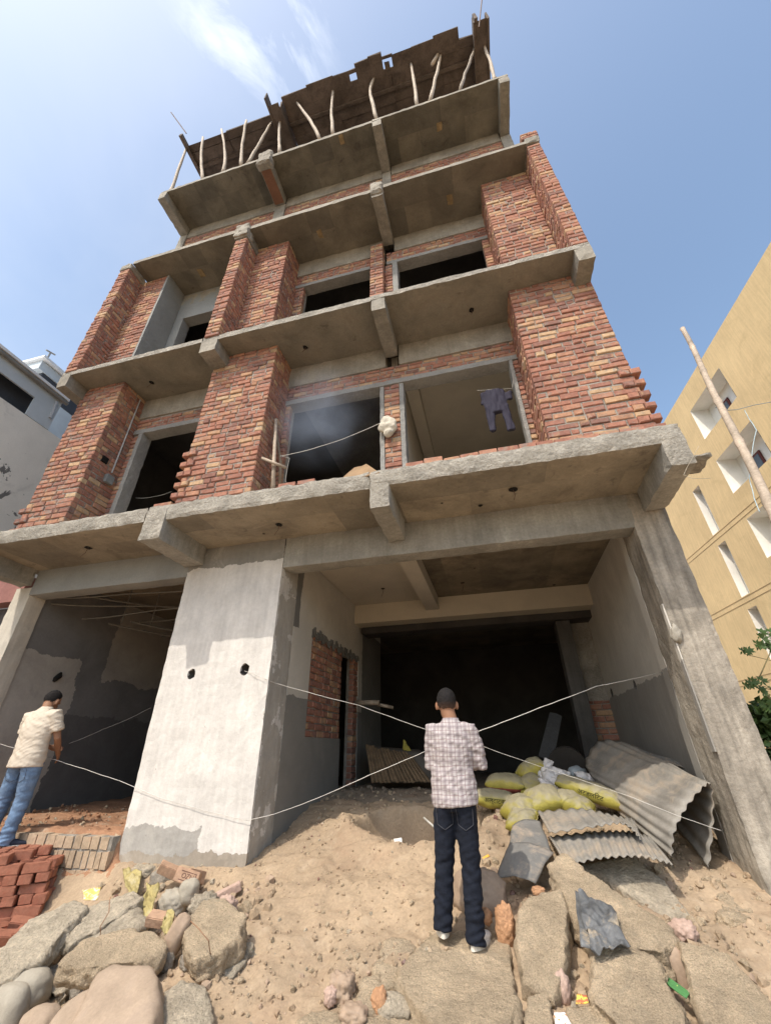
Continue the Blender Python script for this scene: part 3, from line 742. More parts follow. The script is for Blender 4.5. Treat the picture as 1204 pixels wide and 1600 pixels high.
for x in (-4.50, -4.14): plank(x, x+.05, 3.45 if x < -4.4 else 3.75, 6.4, ZF-.32, .45, 'beam_side_board')
plank(-4.45, -4.14, 3.65, 6.4, ZF-.30, .03, 'beam_bottom_board')
for x in (1.85, 2.22): plank(x, x+.05, 3.50, 6.4, ZF-.35, .55, 'beam_side_board')
plank(1.90, 2.22, 3.50, 6.4, ZF-.33, .03, 'beam_bottom_board'); plank(1.88, 1.95, 3.42, 3.50, ZF-.4, .62, 'post')
plank(-7.7, -7.2, 6.3, 6.5, 16.1, 3.2, 'rear_board'); plank(-7.2, 2.2, 6.42, 6.5, 16.1, 3.2, 'rear_board')
WOOD = simple('bleached_crooked_wood', (.44, .37, .295), var=.25, vscale=6, fine=.25, fscale=60, bump=.4, bscale=60)
WOOD_SHADED = simple('shaded_crooked_wood', (.30, .25, .2), var=.25, vscale=6)  # shaded copy of the prop wood, for poles deep under the deck
props = [((265, 300), (275, 276), (291, 232), 0, 'outermost on the left, leaning out over the edge'), ((316, 284), (315, 250), (317, 214), 0, 'second from the left'), ((328, 279), None, (333, 246), 1, 'short thin one between second and third'),
         ((347, 272), (351, 240), (346, 202), 0, 'bowed, third tall one from the left'), ((362, 266), None, (363, 235), 1, 'short one right of the bowed left prop'), ((371, 263), None, (372, 253), 1, 'barely showing stub on the left part'),
         ((376, 259), (379, 225), (385, 188), 0, 'fourth tall one from the left'), ((385, 256), None, (425, 190), 0, 'long diagonal one ending at the broken beam end'), ((436, 240), (436, 210), (438, 186), 0, 'just right of the broken beam end'),
         ((484, 221), None, (456, 196), 1, 'dim slanting brace in the middle'), ((499, 216), (484, 188), (464, 160), 0, 'slanting to the upper left in the middle'), ((493, 217), None, (488, 204), 1, 'short twin at the foot of the slanting middle one'),
         ((519, 207), (518, 172), (520, 142), 0, 'straight upright, left of the middle beam end'), ((550, 197), None, (540, 171), 1, 'short slanting one left of the middle beam end'), ((588, 183), (579, 148), (584, 122), 0, 'hooked at the top, above the middle beam end'),
         ((613, 174), None, (600, 157), 1, 'short slanting one right of the middle beam end'), ((651, 161), (647, 128), (642, 99), 0, 'third tall one from the right end'), ((655, 160), None, (655, 138), 1, 'short one beside the third tall one from the right'),
         ((670, 156), (682, 113), (688, 86), 0, 'kinked one with a lashed-on upper piece'), ((694, 146), None, (702, 122), 1, 'left of the short pair near the right end'), ((700, 144), None, (707, 120), 1, 'right of the short pair near the right end'),
         ((717, 138), None, (741, 74), 1, 'long diagonal beside the right corner board'), ((774, 124), (766, 98), (755, 68), 0, 'outermost on the right beyond the corner board')]
for k, (pb, pm, pt, deep, where) in enumerate(props):
    ptop = at(pt[0], pt[1], Z=ZF-.02)
    if deep and k not in (21,):
        bot = at(pb[0], pb[1]+1, Z=16.05); bot.y = max(4.6, bot.y); ptop = at(pt[0], pt[1], Y=min(5.3, max(4.9, ptop.y)))
        bot = at(pb[0], pb[1], Y=4.9)
        if bot.z > 16.1: bot = bot+(bot-ptop).normalized()*(bot.z-16.06)
    else:
        bot = at(pb[0], pb[1], Z=16.07); bot.y = max(bot.y, 4.0)
    ptop.z = min(ptop.z, ZF-.02)
    pts = []; rr = random.Random(k)
    mid = None
    if pm: mid = at(pm[0], pm[1], Y=(bot.y+ptop.y)/2)
    N = 9
    for i in range(N):
        t = i/(N-1)
        if mid: q = bot*(1-t)*(1-t)+ptop*t*t+(mid*2-(bot+ptop)*.5)*2*t*(1-t)*.5+ (bot+ptop)*0
        if mid:
            c = mid*2-(bot+ptop)*.5; q = bot*(1-t)**2+c*2*t*(1-t)+ptop*t*t
        else: q = bot.lerp(ptop, t)
        if 0 < i < N-1: q = q+nz(q, 1.3, k)*.035
        pts.append(q)
    rad = [(.048 if not deep else .040)*(1.1-.35*i/(N-1))*rr.uniform(.86, 1.12) for i in range(N)]
    mb = MB(); mb.tube(pts, rad, 8)
    if k == 18:
        a = at(675, 100, Y=pts[-2].y-.04); mb.tube([a, at(687, 80, Y=pts[-2].y-.04)], .05, 8)
    o = mb.build('wooden_prop', WOOD_SHADED if deep else WOOD, smooth=True)
    tag(o, 'wooden prop under the roof formwork, '+where, 'prop', 'wooden props holding up the roof formwork')
STEEL = simple('rusty_rebar', (.12, .075, .055), metal=.3)
o = MB(); o.tube([at(291, 208, Y=3.7), at(267, 175, Y=3.7)], .018, 5); tag(o.build('reinforcing_bar', STEEL), 'thin steel rod sticking up at the left corner of the roof shuttering', 'steel rod', 'steel rods above the roof')
o = MB(); o.tube([at(748, 42, Y=3.5), at(753, -6, Y=3.5)], .018, 5); tag(o.build('reinforcing_bar', STEEL), 'thin steel rod sticking up at the right corner of the roof shuttering', 'steel rod', 'steel rods above the roof')

# ------------------------------------------------------------------ neighbouring buildings
YEL = material('ochre_yellow_render', (.72, .535, .285), streak=.10, var=.10, vscale=.5, fine=.05, bump=.15, fscale=12, stains=[(.7, .55, .75, (.50, .36, .18), .5), (5, .68, .75, (.32, .24, .14), .5)])
WHT = material('white_reveal_paint', (.78, .76, .70), var=.08, fine=.04, bump=.1, stains=[(3, .62, .75, (.5, .47, .4), .4)])
yb = thing('yellow_building', 'tall ochre yellow block of flats with recessed balconies and narrow slit windows', 'building', (12.3, 18, 0))
A4 = math.radians(4.0)
def yp(s, z, dep=0.0):
    """point on the yellow facade: s metres along it, dep metres into the building"""
    d = Vector((-math.sin(A4), math.cos(A4), 0)); n = Vector((math.cos(A4), math.sin(A4), 0))
    q = Vector((12.3, 0, 0))+d*s+n*dep; return (q.x, q.y, z)
kz = lambda z: (z-1.6)*1.23+1.6
ROOF = kz(14.12); S0, S1 = 4.0, 33.0
opens = []
for i in range(5): opens.append((kz(16.22)/1.0, None))
slit = []; balc = []; fl = kz(10.59)-kz(8.15)
sl0, sl1 = 16.18*1.23, 16.68*1.23; bl0, bl1 = 12.52*1.23, 14.72*1.23
for i in range(5):
    zt = kz(10.55)-fl*i; slit.append((sl0, sl1, zt-kz(10.55)+kz(8.55), zt))
for i in range(5):
    zt = kz(13.12)-(kz(13.12)-kz(10.66))*i; balc.append((bl0, bl1, zt-(kz(13.12)-kz(11.69)), zt))
rects = slit+[(a-7.4, b-7.4, c, d) for a, b, c, d in balc]+balc
rects = [q for q in rects if q[2] > .9]
rects += [(19.2, 20.4, .9, 2.3), (17.4, 18.6, .9, 2.3)]
ss = sorted({S0, S1}|{q[0] for q in rects}|{q[1] for q in rects}); zs = sorted({-.5, ROOF}|{q[2] for q in rects}|{q[3] for q in rects})
mb = MB()
for a, b in zip(ss, ss[1:]):
    for c, d in zip(zs, zs[1:]):
        ms, mz = (a+b)/2, (c+d)/2
        if any(q[0] < ms < q[1] and q[2] < mz < q[3] for q in rects): continue
        mb.add([yp(a, c), yp(b, c), yp(b, d), yp(a, d)], [(0, 3, 2, 1)])
mb.add([yp(S0, -.5), yp(S0, ROOF), yp(S0, ROOF, 12), yp(S0, -.5, 12)], [(0, 1, 2, 3)])
mb.add([yp(S1, -.5), yp(S1, -.5, 12), yp(S1, ROOF, 12), yp(S1, ROOF)], [(0, 1, 2, 3)])
mb.add([yp(S0, ROOF), yp(S1, ROOF), yp(S1, ROOF, .25), yp(S0, ROOF, .25)], [(0, 1, 2, 3)])
mb.add([yp(S0, ROOF-.5, .25), yp(S1, ROOF-.5, .25), yp(S1, ROOF-.5, 12), yp(S0, ROOF-.5, 12)], [(0, 1, 2, 3)])
mb.build('wall', YEL, yb)
GL = simple('dim_window_glass', (.10, .12, .14), rough=.15); FR = simple('dark_red_window_frame', (.12, .035, .03)); GRV = simple('rusty_shutter', (.24, .12, .09))
def recess(a, b, c, d, dep, back, name):
    mb = MB()
    mb.add([yp(a, c), yp(a, d), yp(a, d, dep), yp(a, c, dep)], [(0, 1, 2, 3)]); mb.add([yp(b, c), yp(b, c, dep), yp(b, d, dep), yp(b, d)], [(0, 1, 2, 3)])
    mb.add([yp(a, d), yp(b, d), yp(b, d, dep), yp(a, d, dep)], [(0, 1, 2, 3)]); mb.add([yp(a, c), yp(a, c, dep), yp(b, c, dep), yp(b, c)], [(0, 1, 2, 3)])
    mb.add([yp(a, c, dep), yp(a, d, dep), yp(b, d, dep), yp(b, c, dep)], [(0, 1, 2, 3)], 0)
    return mb.build(name, back, yb)
def ybox(a, b, c, d, d0, d1):
    mb = MB(); vs = [yp(s, z, dd) for s in (a, b) for dd in (d0, d1) for z in (c, d)]
    mb.add(vs, [(0, 1, 3, 2), (4, 6, 7, 5), (0, 4, 5, 1), (2, 3, 7, 6), (0, 2, 6, 4), (1, 5, 7, 3)]); return mb
for (a, b, c, d) in rects:
    w = b-a
    if w > 2:
        o = recess(a, b, c, d, .8, WHT, 'balcony')
        for s in (a+.25, a+1.35):
            f = ybox(s, s+.65, c+.35, c+1.2, .74, .79).build('window', FR, o); ybox(s+.1, s+.55, c+.45, c+1.1, .725, .735).build('pane', GL, f)
        ybox(a+.3, a+.62, d-.45, d-.15, .5, .75).build('air_vent', simple('grey_appliance', (.3, .3, .29)), o)
    elif c < 1.0:
        o = recess(a, b, c, d, .15, WHT, 'low_window')
        for i in range(8): ybox(a+.05+i*w/8, a+.12+i*w/8, c, d, .05, .08).build('shutter_bar', GRV, o)
    else:
        o = recess(a, b, c, d, .35, WHT, 'slit_window')
        ybox(a+.12, a+.42, c+.9, d-.15, .29, .34).build('window_frame', FR, o)
for i in range(5):
    z = kz(8.50)-fl*i+.0
    for dz in (0, -.22): ybox(S0, S1, z+dz, z+dz+.018, -.012, .01).build('plaster_groove', simple('ochre_groove', (.36, .25, .13)), yb)
# left neighbour: pale rendered block with a sheet-metal shed on its roof
lb = thing('pale_neighbour_building', 'pale grey rendered building with flaking black patches and a sheet metal roof room', 'building', (-13, 5, 0))
PALE = material('pale_grey_render', (.80, .76, .68), var=.10, vscale=.6, fine=.06, bump=.2, stains=[(1.3, .62, .64, (.07, .07, .07), .85), (.9, .55, .7, (.42, .40, .35), .5)])
BLU = material('pale_blue_sheet_panel', (.52, .57, .60), var=.08, fine=.03, bump=.05); WTR = material('white_roof_trim', (.74, .75, .75), var=.05, fine=.02, bump=.05); DKB = simple('opening_shade_fill', (.05, .055, .065))
mb = MB(); mb.box(-18, -12, -6, 8.2, -.5, 10.02); mb.build('wall', PALE, lb)
mb = MB(); mb.box(-17.9, -12.35, -6, 6.55, 10.02, 11.0); mb.build('shed_interior', DKB, lb)  # solid near-black block; shade of the open shed is put into its colour
mb = MB(); mb.box(-12.05, -11.99, -6, 6.62, 10.68, 11.22); mb.build('fascia_panel', BLU, lb)
mb = MB(); mb.box(-12.04, -11.99, 5.93, 6.62, 10.03, 10.68); mb.build('side_panel', BLU, lb)
mb = MB(); mb.box(-18, -11.85, -6, 6.7, 11.23, 11.32); mb.build('roof_edge', WTR, lb)
mb = MB(); mb.tube([(-11.92, -6, 11.16), (-11.92, 6.72, 11.16)], .06, 8); mb.build('gutter', simple('grey_gutter', (.22, .22, .21)), lb)
mb = MB(); mb.tube([(-11.95, 6.45, 11.0), (-11.96, 6.5, 10.4)], .04, 6); mb.build('downpipe', simple('zinc_pipe', (.4, .42, .44)), lb)
sb = thing('rooftop_stair_room', 'small pale rooftop room with white eaves behind the left neighbour', 'building', (-14.2, 8, 0))
mb = MB(); mb.box(-16.5, -14, 6.6, 9.2, 10.03, 12.55); mb.build('wall', BLU, sb)
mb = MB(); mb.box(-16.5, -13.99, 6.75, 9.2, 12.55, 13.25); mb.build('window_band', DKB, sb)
mb = MB(); mb.box(-16.6, -13.95, 6.55, 9.3, 13.25, 13.62); mb.build('fascia_panel', BLU, sb)
mb = MB(); mb.box(-16.7, -13.8, 6.45, 9.4, 13.66, 13.76); mb.build('roof_edge', WTR, sb)
mb = MB(); mb.tube([(-13.9, 6.6, 13.76), (-13.9, 6.6, 14.05)], .03, 6); mb.tube([(-13.9, 6.45, 14.05), (-13.9, 6.75, 14.15)], .03, 6); mb.build('roof_lamp', simple('zinc_pipe2', (.3, .3, .3)), sb)
# dark shed with a reddish beam left of the corner column
dk = thing('roadside_shed', 'dark timber shed with a reddish beam beyond the left corner column', 'shed', (-9.3, 6, 0))
mb = MB(); mb.box(-11.5, -7.95, 5.4, 9, 0, 3.9); mb.build('wall', material('dark_shed_board', (.13, .12, .12), var=.3, streak=.4), dk)
mb = MB(); mb.box(-11.7, -7.84, 5.15, 5.4, 3.92, 4.38); mb.build('beam', material('reddish_painted_beam', (.30, .15, .135), var=.2), dk)

# ------------------------------------------------------------------ bamboo pole, wires, shrub
BAM = simple('pale_bamboo', (.38, .31, .24), var=.35, vscale=7, fine=.3, fscale=70, bump=.4)
P0, P1 = at(1065, 515, Y=3.3), at(1207, 806, Y=2.05); d = (P1-P0); P2 = P0+d*(P0.z-.02)/(P0.z-P1.z)
mb = MB(); pts = []; rad = []; N = 90
for i in range(N+1):
    t = i/N; q = P0.lerp(P2, t)+nz(P0.lerp(P2, t), .6, 2)*.03; pts.append(q); rad.append((.0195+.004*t)*(1.16 if i % 9 == 0 else (.95 if i % 9 in (1, 8) else 1.0)))
mb.tube(pts, rad, 12); bp = mb.build('bamboo_pole', BAM, smooth=True); tag(bp, 'tall leaning bamboo pole with wire lashing on the right, in front of the yellow building', 'pole')
def wire(name, label, pts, rad, mat, group=None, cat='rope', sag=0.0, n=6, wob=.004):
    pp = []
    for (a, b) in zip(pts, pts[1:]):
        a, b = Vector(a), Vector(b)
        for i in range(12):
            t = i/12; q = a.lerp(b, t); q.z -= sag*4*t*(1-t)*(b-a).length; pp.append(q+nz(q, 7, 3)*wob)
    pp.append(Vector(pts[-1])); mb = MB(); mb.tube(pp, rad*.40, n); o = mb.build(name, mat, smooth=True); tag(o, label, cat, group); return o
GW = simple('grey_cable', (.20, .24, .26))
pw = at(1125, 640, Y=2.75)
wire('overhead_cable', 'grey cable tied round the bamboo pole and running off to the right', [at(1118, 636, Y=2.72), at(1132, 641, Y=2.66), at(1150, 640, Y=2.7), at(1178, 633, Y=2.7), at(1230, 624, Y=2.7)], .007, GW, cat='cable')
wire('hanging_cable', 'pale blue cable looping down beside the bamboo pole', [at(1163, 641, Y=2.7), at(1170, 655, Y=2.7), at(1182, 672, Y=2.65), at(1174, 710, Y=2.6), at(1170, 745, Y=2.5), at(1178, 780, Y=2.4), at(1187, 800, Y=2.35)], .006, simple('pale_blue_cable', (.38, .48, .52)), cat='cable')
wire('dangling_wire', 'thin bent wire dangling from the right end of the first slab', [(2.35, 3.98, 4.26), at(1067, 742, Y=3.9), at(1082, 748, Y=3.85), at(1110, 747, Y=3.9)], .005, simple('pale_wire', (.4, .36, .28)), cat='wire')
LEAF = simple('green_leaf', (.06, .105, .03), rough=.5, var=.4, vscale=3)
LEAF2 = simple('dark_green_leaf', (.038, .068, .02), rough=.55, var=.4, vscale=3)
def leafy(name, label, base, clumps, n, size, mats, seed, stems=6, kind='leaf'):
    t = thing(name, label, 'plant', base); rr = random.Random(seed); mb = MB()
    for _ in range(n):
        c, R = rr.choice(clumps); v = Vector((rr.gauss(0, 1), rr.gauss(0, 1), rr.gauss(0, 1))).normalized()*(rr.random()**.45)
        p = Vector(c)+Vector((v.x*R[0], v.y*R[1], v.z*R[2])); s = size*rr.uniform(.5, 1.3)
        q = Quaternion((rr.gauss(0, 1), rr.gauss(0, 1), rr.gauss(0, 1), rr.gauss(0, 1))).normalized()
        vs = [q @ Vector(a) for a in ((0, 0, 0), (s*.3, s*.45, s*.06), (0, s, -s*.1), (-s*.3, s*.45, s*.06))]
        mb.add([p+a for a in vs], [(0, 1, 2, 3)], rr.choice((0, 0, 1)))
    mb.build('foliage', mats, t)
    mb = MB()
    for i in range(stems):
        c, R = clumps[i % len(clumps)]; b = Vector(base)+Vector((rr.uniform(-.2, .2), rr.uniform(-.2, .2), 0)); e = Vector(c)+Vector((rr.uniform(-.3, .3)*R[0], 0, R[2]*.5))
        mb.tube([b.lerp(e, k/6)+nz(b.lerp(e, k/6), 2, i)*.06 for k in range(7)], [.02*(1-.7*k/6) for k in range(7)], 5)
    mb.build('stem', simple('green_brown_stem', (.13, .11, .06)), t); return t
pa = at(1190, 1150, Y=7.6)
leafy('shrub', 'dense green shrub at the foot of the yellow building, right edge', (pa.x, 7.6, .2), [((pa.x-.1, 7.6, 1.25), (.45, .5, .55)), ((pa.x+.5, 7.7, 1.6), (.6, .5, .6)), ((pa.x, 7.4, .6), (.5, .5, .5)), ((pa.x+.2, 7.3, .9), (.5, .4, .45)), ((pa.x+.25, 7.6, 1.95), (.35, .35, .2))], 5200, .13, [LEAF2, LEAF], 5)
# sapling with palmate leaves
pv = at(1190, 1010, Y=6.2); sp = thing('papaya_sapling', 'thin sapling with pale green palmate leaves above the shrub', 'plant', (pv.x+.2, 6.2, .3))
mb = MB(); rr = random.Random(9)
cent = [at(1185, 1005, Y=6.2), at(1200, 1010, Y=6.2), at(1162, 1022, Y=6.2), at(1180, 1072, Y=6.2), at(1200, 1085, Y=6.2), at(1195, 1100, Y=6.3), at(1172, 1068, Y=6.1), at(1215, 1040, Y=6.2), at(1192, 990, Y=6.3)]
for c in cent:
    for L in range(4):
        cc = c+Vector((rr.uniform(-.07, .07), rr.uniform(-.05, .05), rr.uniform(-.05, .05))); s = rr.uniform(.05, .085); tilt = rr.uniform(-.6, .6)
        for k in range(6):
            a = -2.0+k*.8+rr.uniform(-.1, .1); dx = Vector((math.cos(a), math.sin(tilt)*.6, math.sin(a)*.8)); pp = Vector((-dx.z, .15, dx.x))*.22
            mb.add([cc, cc+dx*s*.5+pp*s, cc+dx*s, cc+dx*s*.5-pp*s], [(0, 1, 2, 3)])
mb.build('foliage', LEAF, sp)
mb = MB(); mb.tube([(pv.x+.2, 6.2, .3), (pv.x+.15, 6.2, 1.6), cent[3], cent[1]+Vector((.05, 0, 0))], [.02, .016, .01, .006], 6)
for c in cent: mb.tube([Vector((pv.x+.1, 6.2, c.z-.12)), c], .004, 4)
mb.build('stem', simple('sapling_stem', (.16, .14, .07)), sp)

# ------------------------------------------------------------------ ropes
RP = simple('white_nylon_rope', (.60, .58, .54), rough=.6, bump=.1)
hA = Vector((-3.13, 5.00, 2.51)); hB = at(413, 1061, Y=4.965); colb = at(1045, 1030, X=1.93)
wire('rope', 'white rope from the right hole in the pillar down to behind the checked-shirt man', [hA, at(395, 1052, Y=4.965), hB, at(432, 1068, Y=5.15), at(500, 1087, Y=5.3), at(560, 1102, Y=5.45), at(665, 1140, Y=5.6), at(752, 1164, Y=5.6)], .008, RP, 'ropes strung across the entrance', sag=.004)
wire('rope', 'thin white rope sloping down behind the man over the sacks and roofing sheets', [at(752, 1166, Y=5.6), at(905, 1218, Y=5.5), at(990, 1247, Y=5.0), at(1060, 1275, Y=4.9), at(1126, 1298, Y=4.92)], .0055, RP, 'ropes strung across the entrance', sag=.004)
wire('rope', 'white rope rising from behind the checked-shirt man to the right passage wall', [at(665, 1174, Y=5.0), at(755, 1140, Y=5.15), at(840, 1107, Y=5.3), at(930, 1073, Y=5.6), Vector((2.03, 6.0, 2.39))], .009, RP, 'ropes strung across the entrance', sag=.004)
wire('rope', 'white rope from the lower pillar corner rising right to behind the checked-shirt man', [at(385, 1282, Y=4.97), at(430, 1272, Y=4.99), at(490, 1250, Y=5.0), at(580, 1210, Y=5.0), at(665, 1174, Y=5.0)], .008, RP, 'ropes strung across the entrance', sag=.004)
wire('rope', 'white rope round the lower part of the whitewashed pillar', [at(186, 1220, Y=4.97), at(250, 1247, Y=4.975), at(320, 1267, Y=4.975), at(385, 1282, Y=4.97)], .007, RP, 'ropes strung across the entrance', wob=.002)
wire('rope', 'white rope between the pillar and the man in blue jeans', [at(75, 1184, Y=4.95), at(130, 1201, Y=4.97), at(186, 1220, Y=4.97)], .007, RP, 'ropes strung across the entrance', sag=.005)
wire('rope', 'short white rope at the left edge behind the man in the beige shirt', [at(-20, 1157, Y=4.95), at(22, 1169, Y=4.95), at(75, 1184, Y=4.95)], .007, RP, 'ropes strung across the entrance')
wire('rope', 'dim rope hanging across the left bay behind the pillar', [at(108, 1162, Y=6.4), at(160, 1140, Y=6.5), at(236, 1106, Y=6.5)], .006, simple('dusty_rope', (.4, .39, .36)), sag=.02)
wire('washing_line', 'white line in the first floor opening from the bamboo to the brick mullion', [at(437, 713, Y=4.75), at(470, 706, Y=4.8), at(530, 688, Y=4.9), at(594, 661, Y=4.97)], .012, RP, sag=.01)
wire('cord', 'thin pale cord hanging in a loop beside the bamboo sticks', [at(438, 712, Y=4.75), at(452, 716, Y=4.75), at(448, 735, Y=4.75), at(446, 752, Y=4.75), at(453, 764, Y=4.7)], .006, RP, cat='cord')
wire('cord', 'thin cord drooping across the first floor left opening', [at(212, 778, Y=5.3), at(240, 776, Y=5.3), at(268, 768, Y=5.3)], .008, simple('dim_cord', (.3, .3, .28)), cat='cord', sag=.04)

# ------------------------------------------------------------------ things on the first floor
def spatial(name, label, cat, pts, rad, mat, group=None, n=8):
    mb = MB(); mb.tube(pts, rad, n); return tag(mb.build(name, mat, smooth=True), label, cat, group)
spatial('wooden_stick', 'upright rough stick leaning in the corner of the first floor opening', 'stick', [at(426, 771, Y=4.6), at(428, 720, Y=4.63), at(431, 655, Y=4.7)], [.035, .032, .024], BAM, 'sticks in the first floor corner')
spatial('wooden_stick', 'short stick lashed across the upright one on the first floor', 'stick', [at(409, 716, Y=4.5), at(447, 731, Y=4.6)], [.028, .026], BAM, 'sticks in the first floor corner')
spatial('wooden_stick', 'dark forked stick behind the upright one on the first floor', 'stick', [at(437, 768, Y=4.8), at(438, 720, Y=4.8), at(429, 655, Y=4.85)], [.03, .025, .018], simple('dark_bamboo', (.22, .17, .12)), 'sticks in the first floor corner')
def drape(name, corners, nu, nv, wr, seed, mats, th=.004, fold=None, sc=9):
    """a sheet between four world corners (a b / d c), with folds"""
    a, b, c, d = [Vector(q) for q in corners]; n = (b-a).cross(d-a).normalized(); vs = []; fs = []
    for j in range(nv+1):
        for i in range(nu+1):
            u, v = i/nu, j/nv; p = (a*(1-u)+b*u)*(1-v)+(d*(1-u)+c*u)*v
            h = (noise.noise(p*sc+Vector((seed, 0, 0)))+.5*noise.noise(p*sc*2.3+Vector((0, seed, 0))))*wr
            if fold: h += fold(u, v)
            e = nz(p, 6, seed)*.35*wr*(1 if 0 < i < nu and 0 < j < nv else 2.5)
            vs.append(p+n*h+e)
    for j in range(nv):
        for i in range(nu): k = j*(nu+1)+i; fs.append((k, k+1, k+nu+2, k+nu+1))
    me = bpy.data.meshes.new(name); me.from_pydata(vs, [], fs); o = link(name, me, mats, smooth=True)
    sd = o.modifiers.new('thickness', 'SOLIDIFY'); sd.thickness = th; sd.offset = 0; return o
TR = simple('slate_trouser_cloth', (.04, .038, .055), spec=.05, var=.2, fine=.1, fscale=80, bump=.3)
mb = MB(); y0 = 4.93
wl, wr_ = at(752, 618, Y=y0), at(800, 612, Y=y0)
mb.tube([at(772, 609, Y=y0), at(773, 628, Y=y0), at(776, 645, Y=y0)], [(.15, .035), (.19, .045), (.16, .045)], 14, side=(1, 0, 0))
mb.tube([at(755, 614, Y=y0), at(756, 632, Y=y0+.02)], [(.05, .03), (.05, .03)], 10, side=(1, 0, 0)); mb.tube([at(795, 612, Y=y0), at(796, 624, Y=y0)], [(.05, .03), (.05, .025)], 10, side=(1, 0, 0))
mb.tube([at(764, 636, Y=y0), at(767, 655, Y=y0), at(769, 674, Y=y0)], [(.075, .04), (.06, .035), (.055, .03)], 12, side=(1, 0, 0))
mb.tube([at(787, 634, Y=y0), at(793, 652, Y=y0), at(799, 672, Y=y0)], [(.08, .04), (.065, .035), (.06, .03)], 12, side=(1, 0, 0))
tr = blob(mb, 'hanging_trousers', .012, TR, local=True, smooth_it=4, disp=lambda p, n: .016*noise.noise(Vector((p.x*26, p.y*8, p.z*7))))
tag(tr, 'slate grey trousers hung to dry in the right first floor opening', 'trousers')
wire('washing_line', 'thin line carrying the hung trousers', [at(745, 610, Y=4.94), at(775, 608, Y=4.93), at(800, 607, Y=4.94)], .006, RP)
wire('washing_line_end', 'line end running up from the trousers to the beam', [at(800, 607, Y=4.94), (.97, 5.0, 6.9)], .005, RP)
mb = MB()
for (u, v, s) in ((603, 658, .10), (610, 663, .11), (598, 668, .09), (606, 677, .08), (613, 668, .07)): mb.ell(at(u, v, Y=4.93), (s, .07, s*1.1))
ra = blob(mb, 'hanging_rag', .014, simple('dirty_cream_cloth', (.50, .46, .38), var=.2), local=True, smooth_it=6, disp=lambda p, n: .022*noise.noise(p*13)+.006*noise.noise(p*30)); tag(ra, 'crumpled cream rag hung on the brick mullion', 'rag')
cb = drape('cardboard_sheet', [at(528, 753, Y=4.05), at(594, 741, Y=4.03), at(572, 724, Y=4.16), at(552, 728, Y=4.2)], 18, 8, .004, 4, simple('brown_cardboard', (.27, .175, .095), var=.3), .012, fold=lambda u, v: .05*max(0, u-.6)-.03*v)
tag(cb, 'folded brown cardboard lying on the rim of the first slab', 'cardboard')
# smoke in the left window of the first floor
mb = MB(); mb.ell(at(500, 650, Y=4.9), (1.15, .75, 1.25), seg=20, rings=14); mb.ell
sm = mb.build('smoke', [], None); sm['kind'] = 'stuff'; sm['label'] = 'thin bluish smoke drifting from the left first floor opening'; sm['category'] = 'smoke'
m = bpy.data.materials.new('thin_blue_smoke'); m.use_nodes = True; t = NT(m.node_tree); out = t.n('ShaderNodeOutputMaterial'); P = t.n('ShaderNodeNewGeometry').outputs['Position']
cc = at(500, 650, Y=4.9); q = t.n('ShaderNodeVectorMath', operation='SUBTRACT', ins={0: P, 1: tuple(cc)}).outputs[0]; q = t.vmul(q, (1/1.15, 1/.75, 1/1.25))
L = t.n('ShaderNodeVectorMath', operation='LENGTH', ins={0: q}).outputs['Value']; f = t.maprange(L, 1.0, .1, 0, 1, True)
nn = t.maprange(t.noise(P, 1.6, 4, .6, .5).outputs[0], .38, .68, 0, 1)
dens = t.math('MULTIPLY', t.math('MULTIPLY', f, nn), .85)
pv_ = t.n('ShaderNodeVolumePrincipled', ins={'Color': (.62, .74, .95, 1), 'Density': dens, 'Anisotropy': .1}); t.nt.links.new(pv_.outputs[0], out.inputs['Volume']); sm.data.materials.append(m)

# ------------------------------------------------------------------ rubble: broken slabs, stones, boulders
SLABM = material('sandy_broken_concrete', (.60, .475, .33), var=.25, vscale=4, fine=.42, fscale=110, bump=1.4, bscale=95, bdist=.02, stains=[(5, .54, .68, (.36, .305, .225), .5), (14, .64, .7, (.24, .19, .14), .4)])
SLABG = material('grey_broken_concrete', (.50, .43, .33), var=.28, vscale=5, fine=.35, fscale=40, bump=1.2, bscale=45, bdist=.03, stains=[(6, .52, .66, (.42, .36, .28), .6), (16, .6, .7, (.16, .15, .14), .5)])
STONE_T = simple('tan_river_boulder', (.35, .27, .20), var=.2, vscale=4, fine=.14, fscale=60, bump=.3, bscale=60, bdist=.006, rough=.8, stains=[(3.5, .5, .7, (.30, .235, .19), .7), (14, .62, .7, (.24, .19, .15), .4)])
STONE_G = simple('grey_river_boulder', (.36, .325, .265), var=.15, vscale=3, fine=.1, fscale=50, bump=.35, bscale=50, rough=.85, stains=[(3, .55, .7, (.27, .23, .19), .5)])
STONE_D = simple('dark_rough_stone', (.27, .24, .20), var=.3, vscale=5, fine=.25, fscale=40, bump=.9, bscale=40, bdist=.02)
STONE_B = simple('brownish_boulder', (.35, .26, .19), var=.2, vscale=4, fine=.12, bump=.4, bscale=50)
STONE_O = simple('orange_stone', (.50, .28, .155), var=.25, vscale=8, fine=.2, bump=.9, bscale=40, bdist=.02)
STONE_P = simple('pinkish_stone', (.46, .33, .27), var=.15, vscale=8, fine=.15, bump=.7, bscale=40)
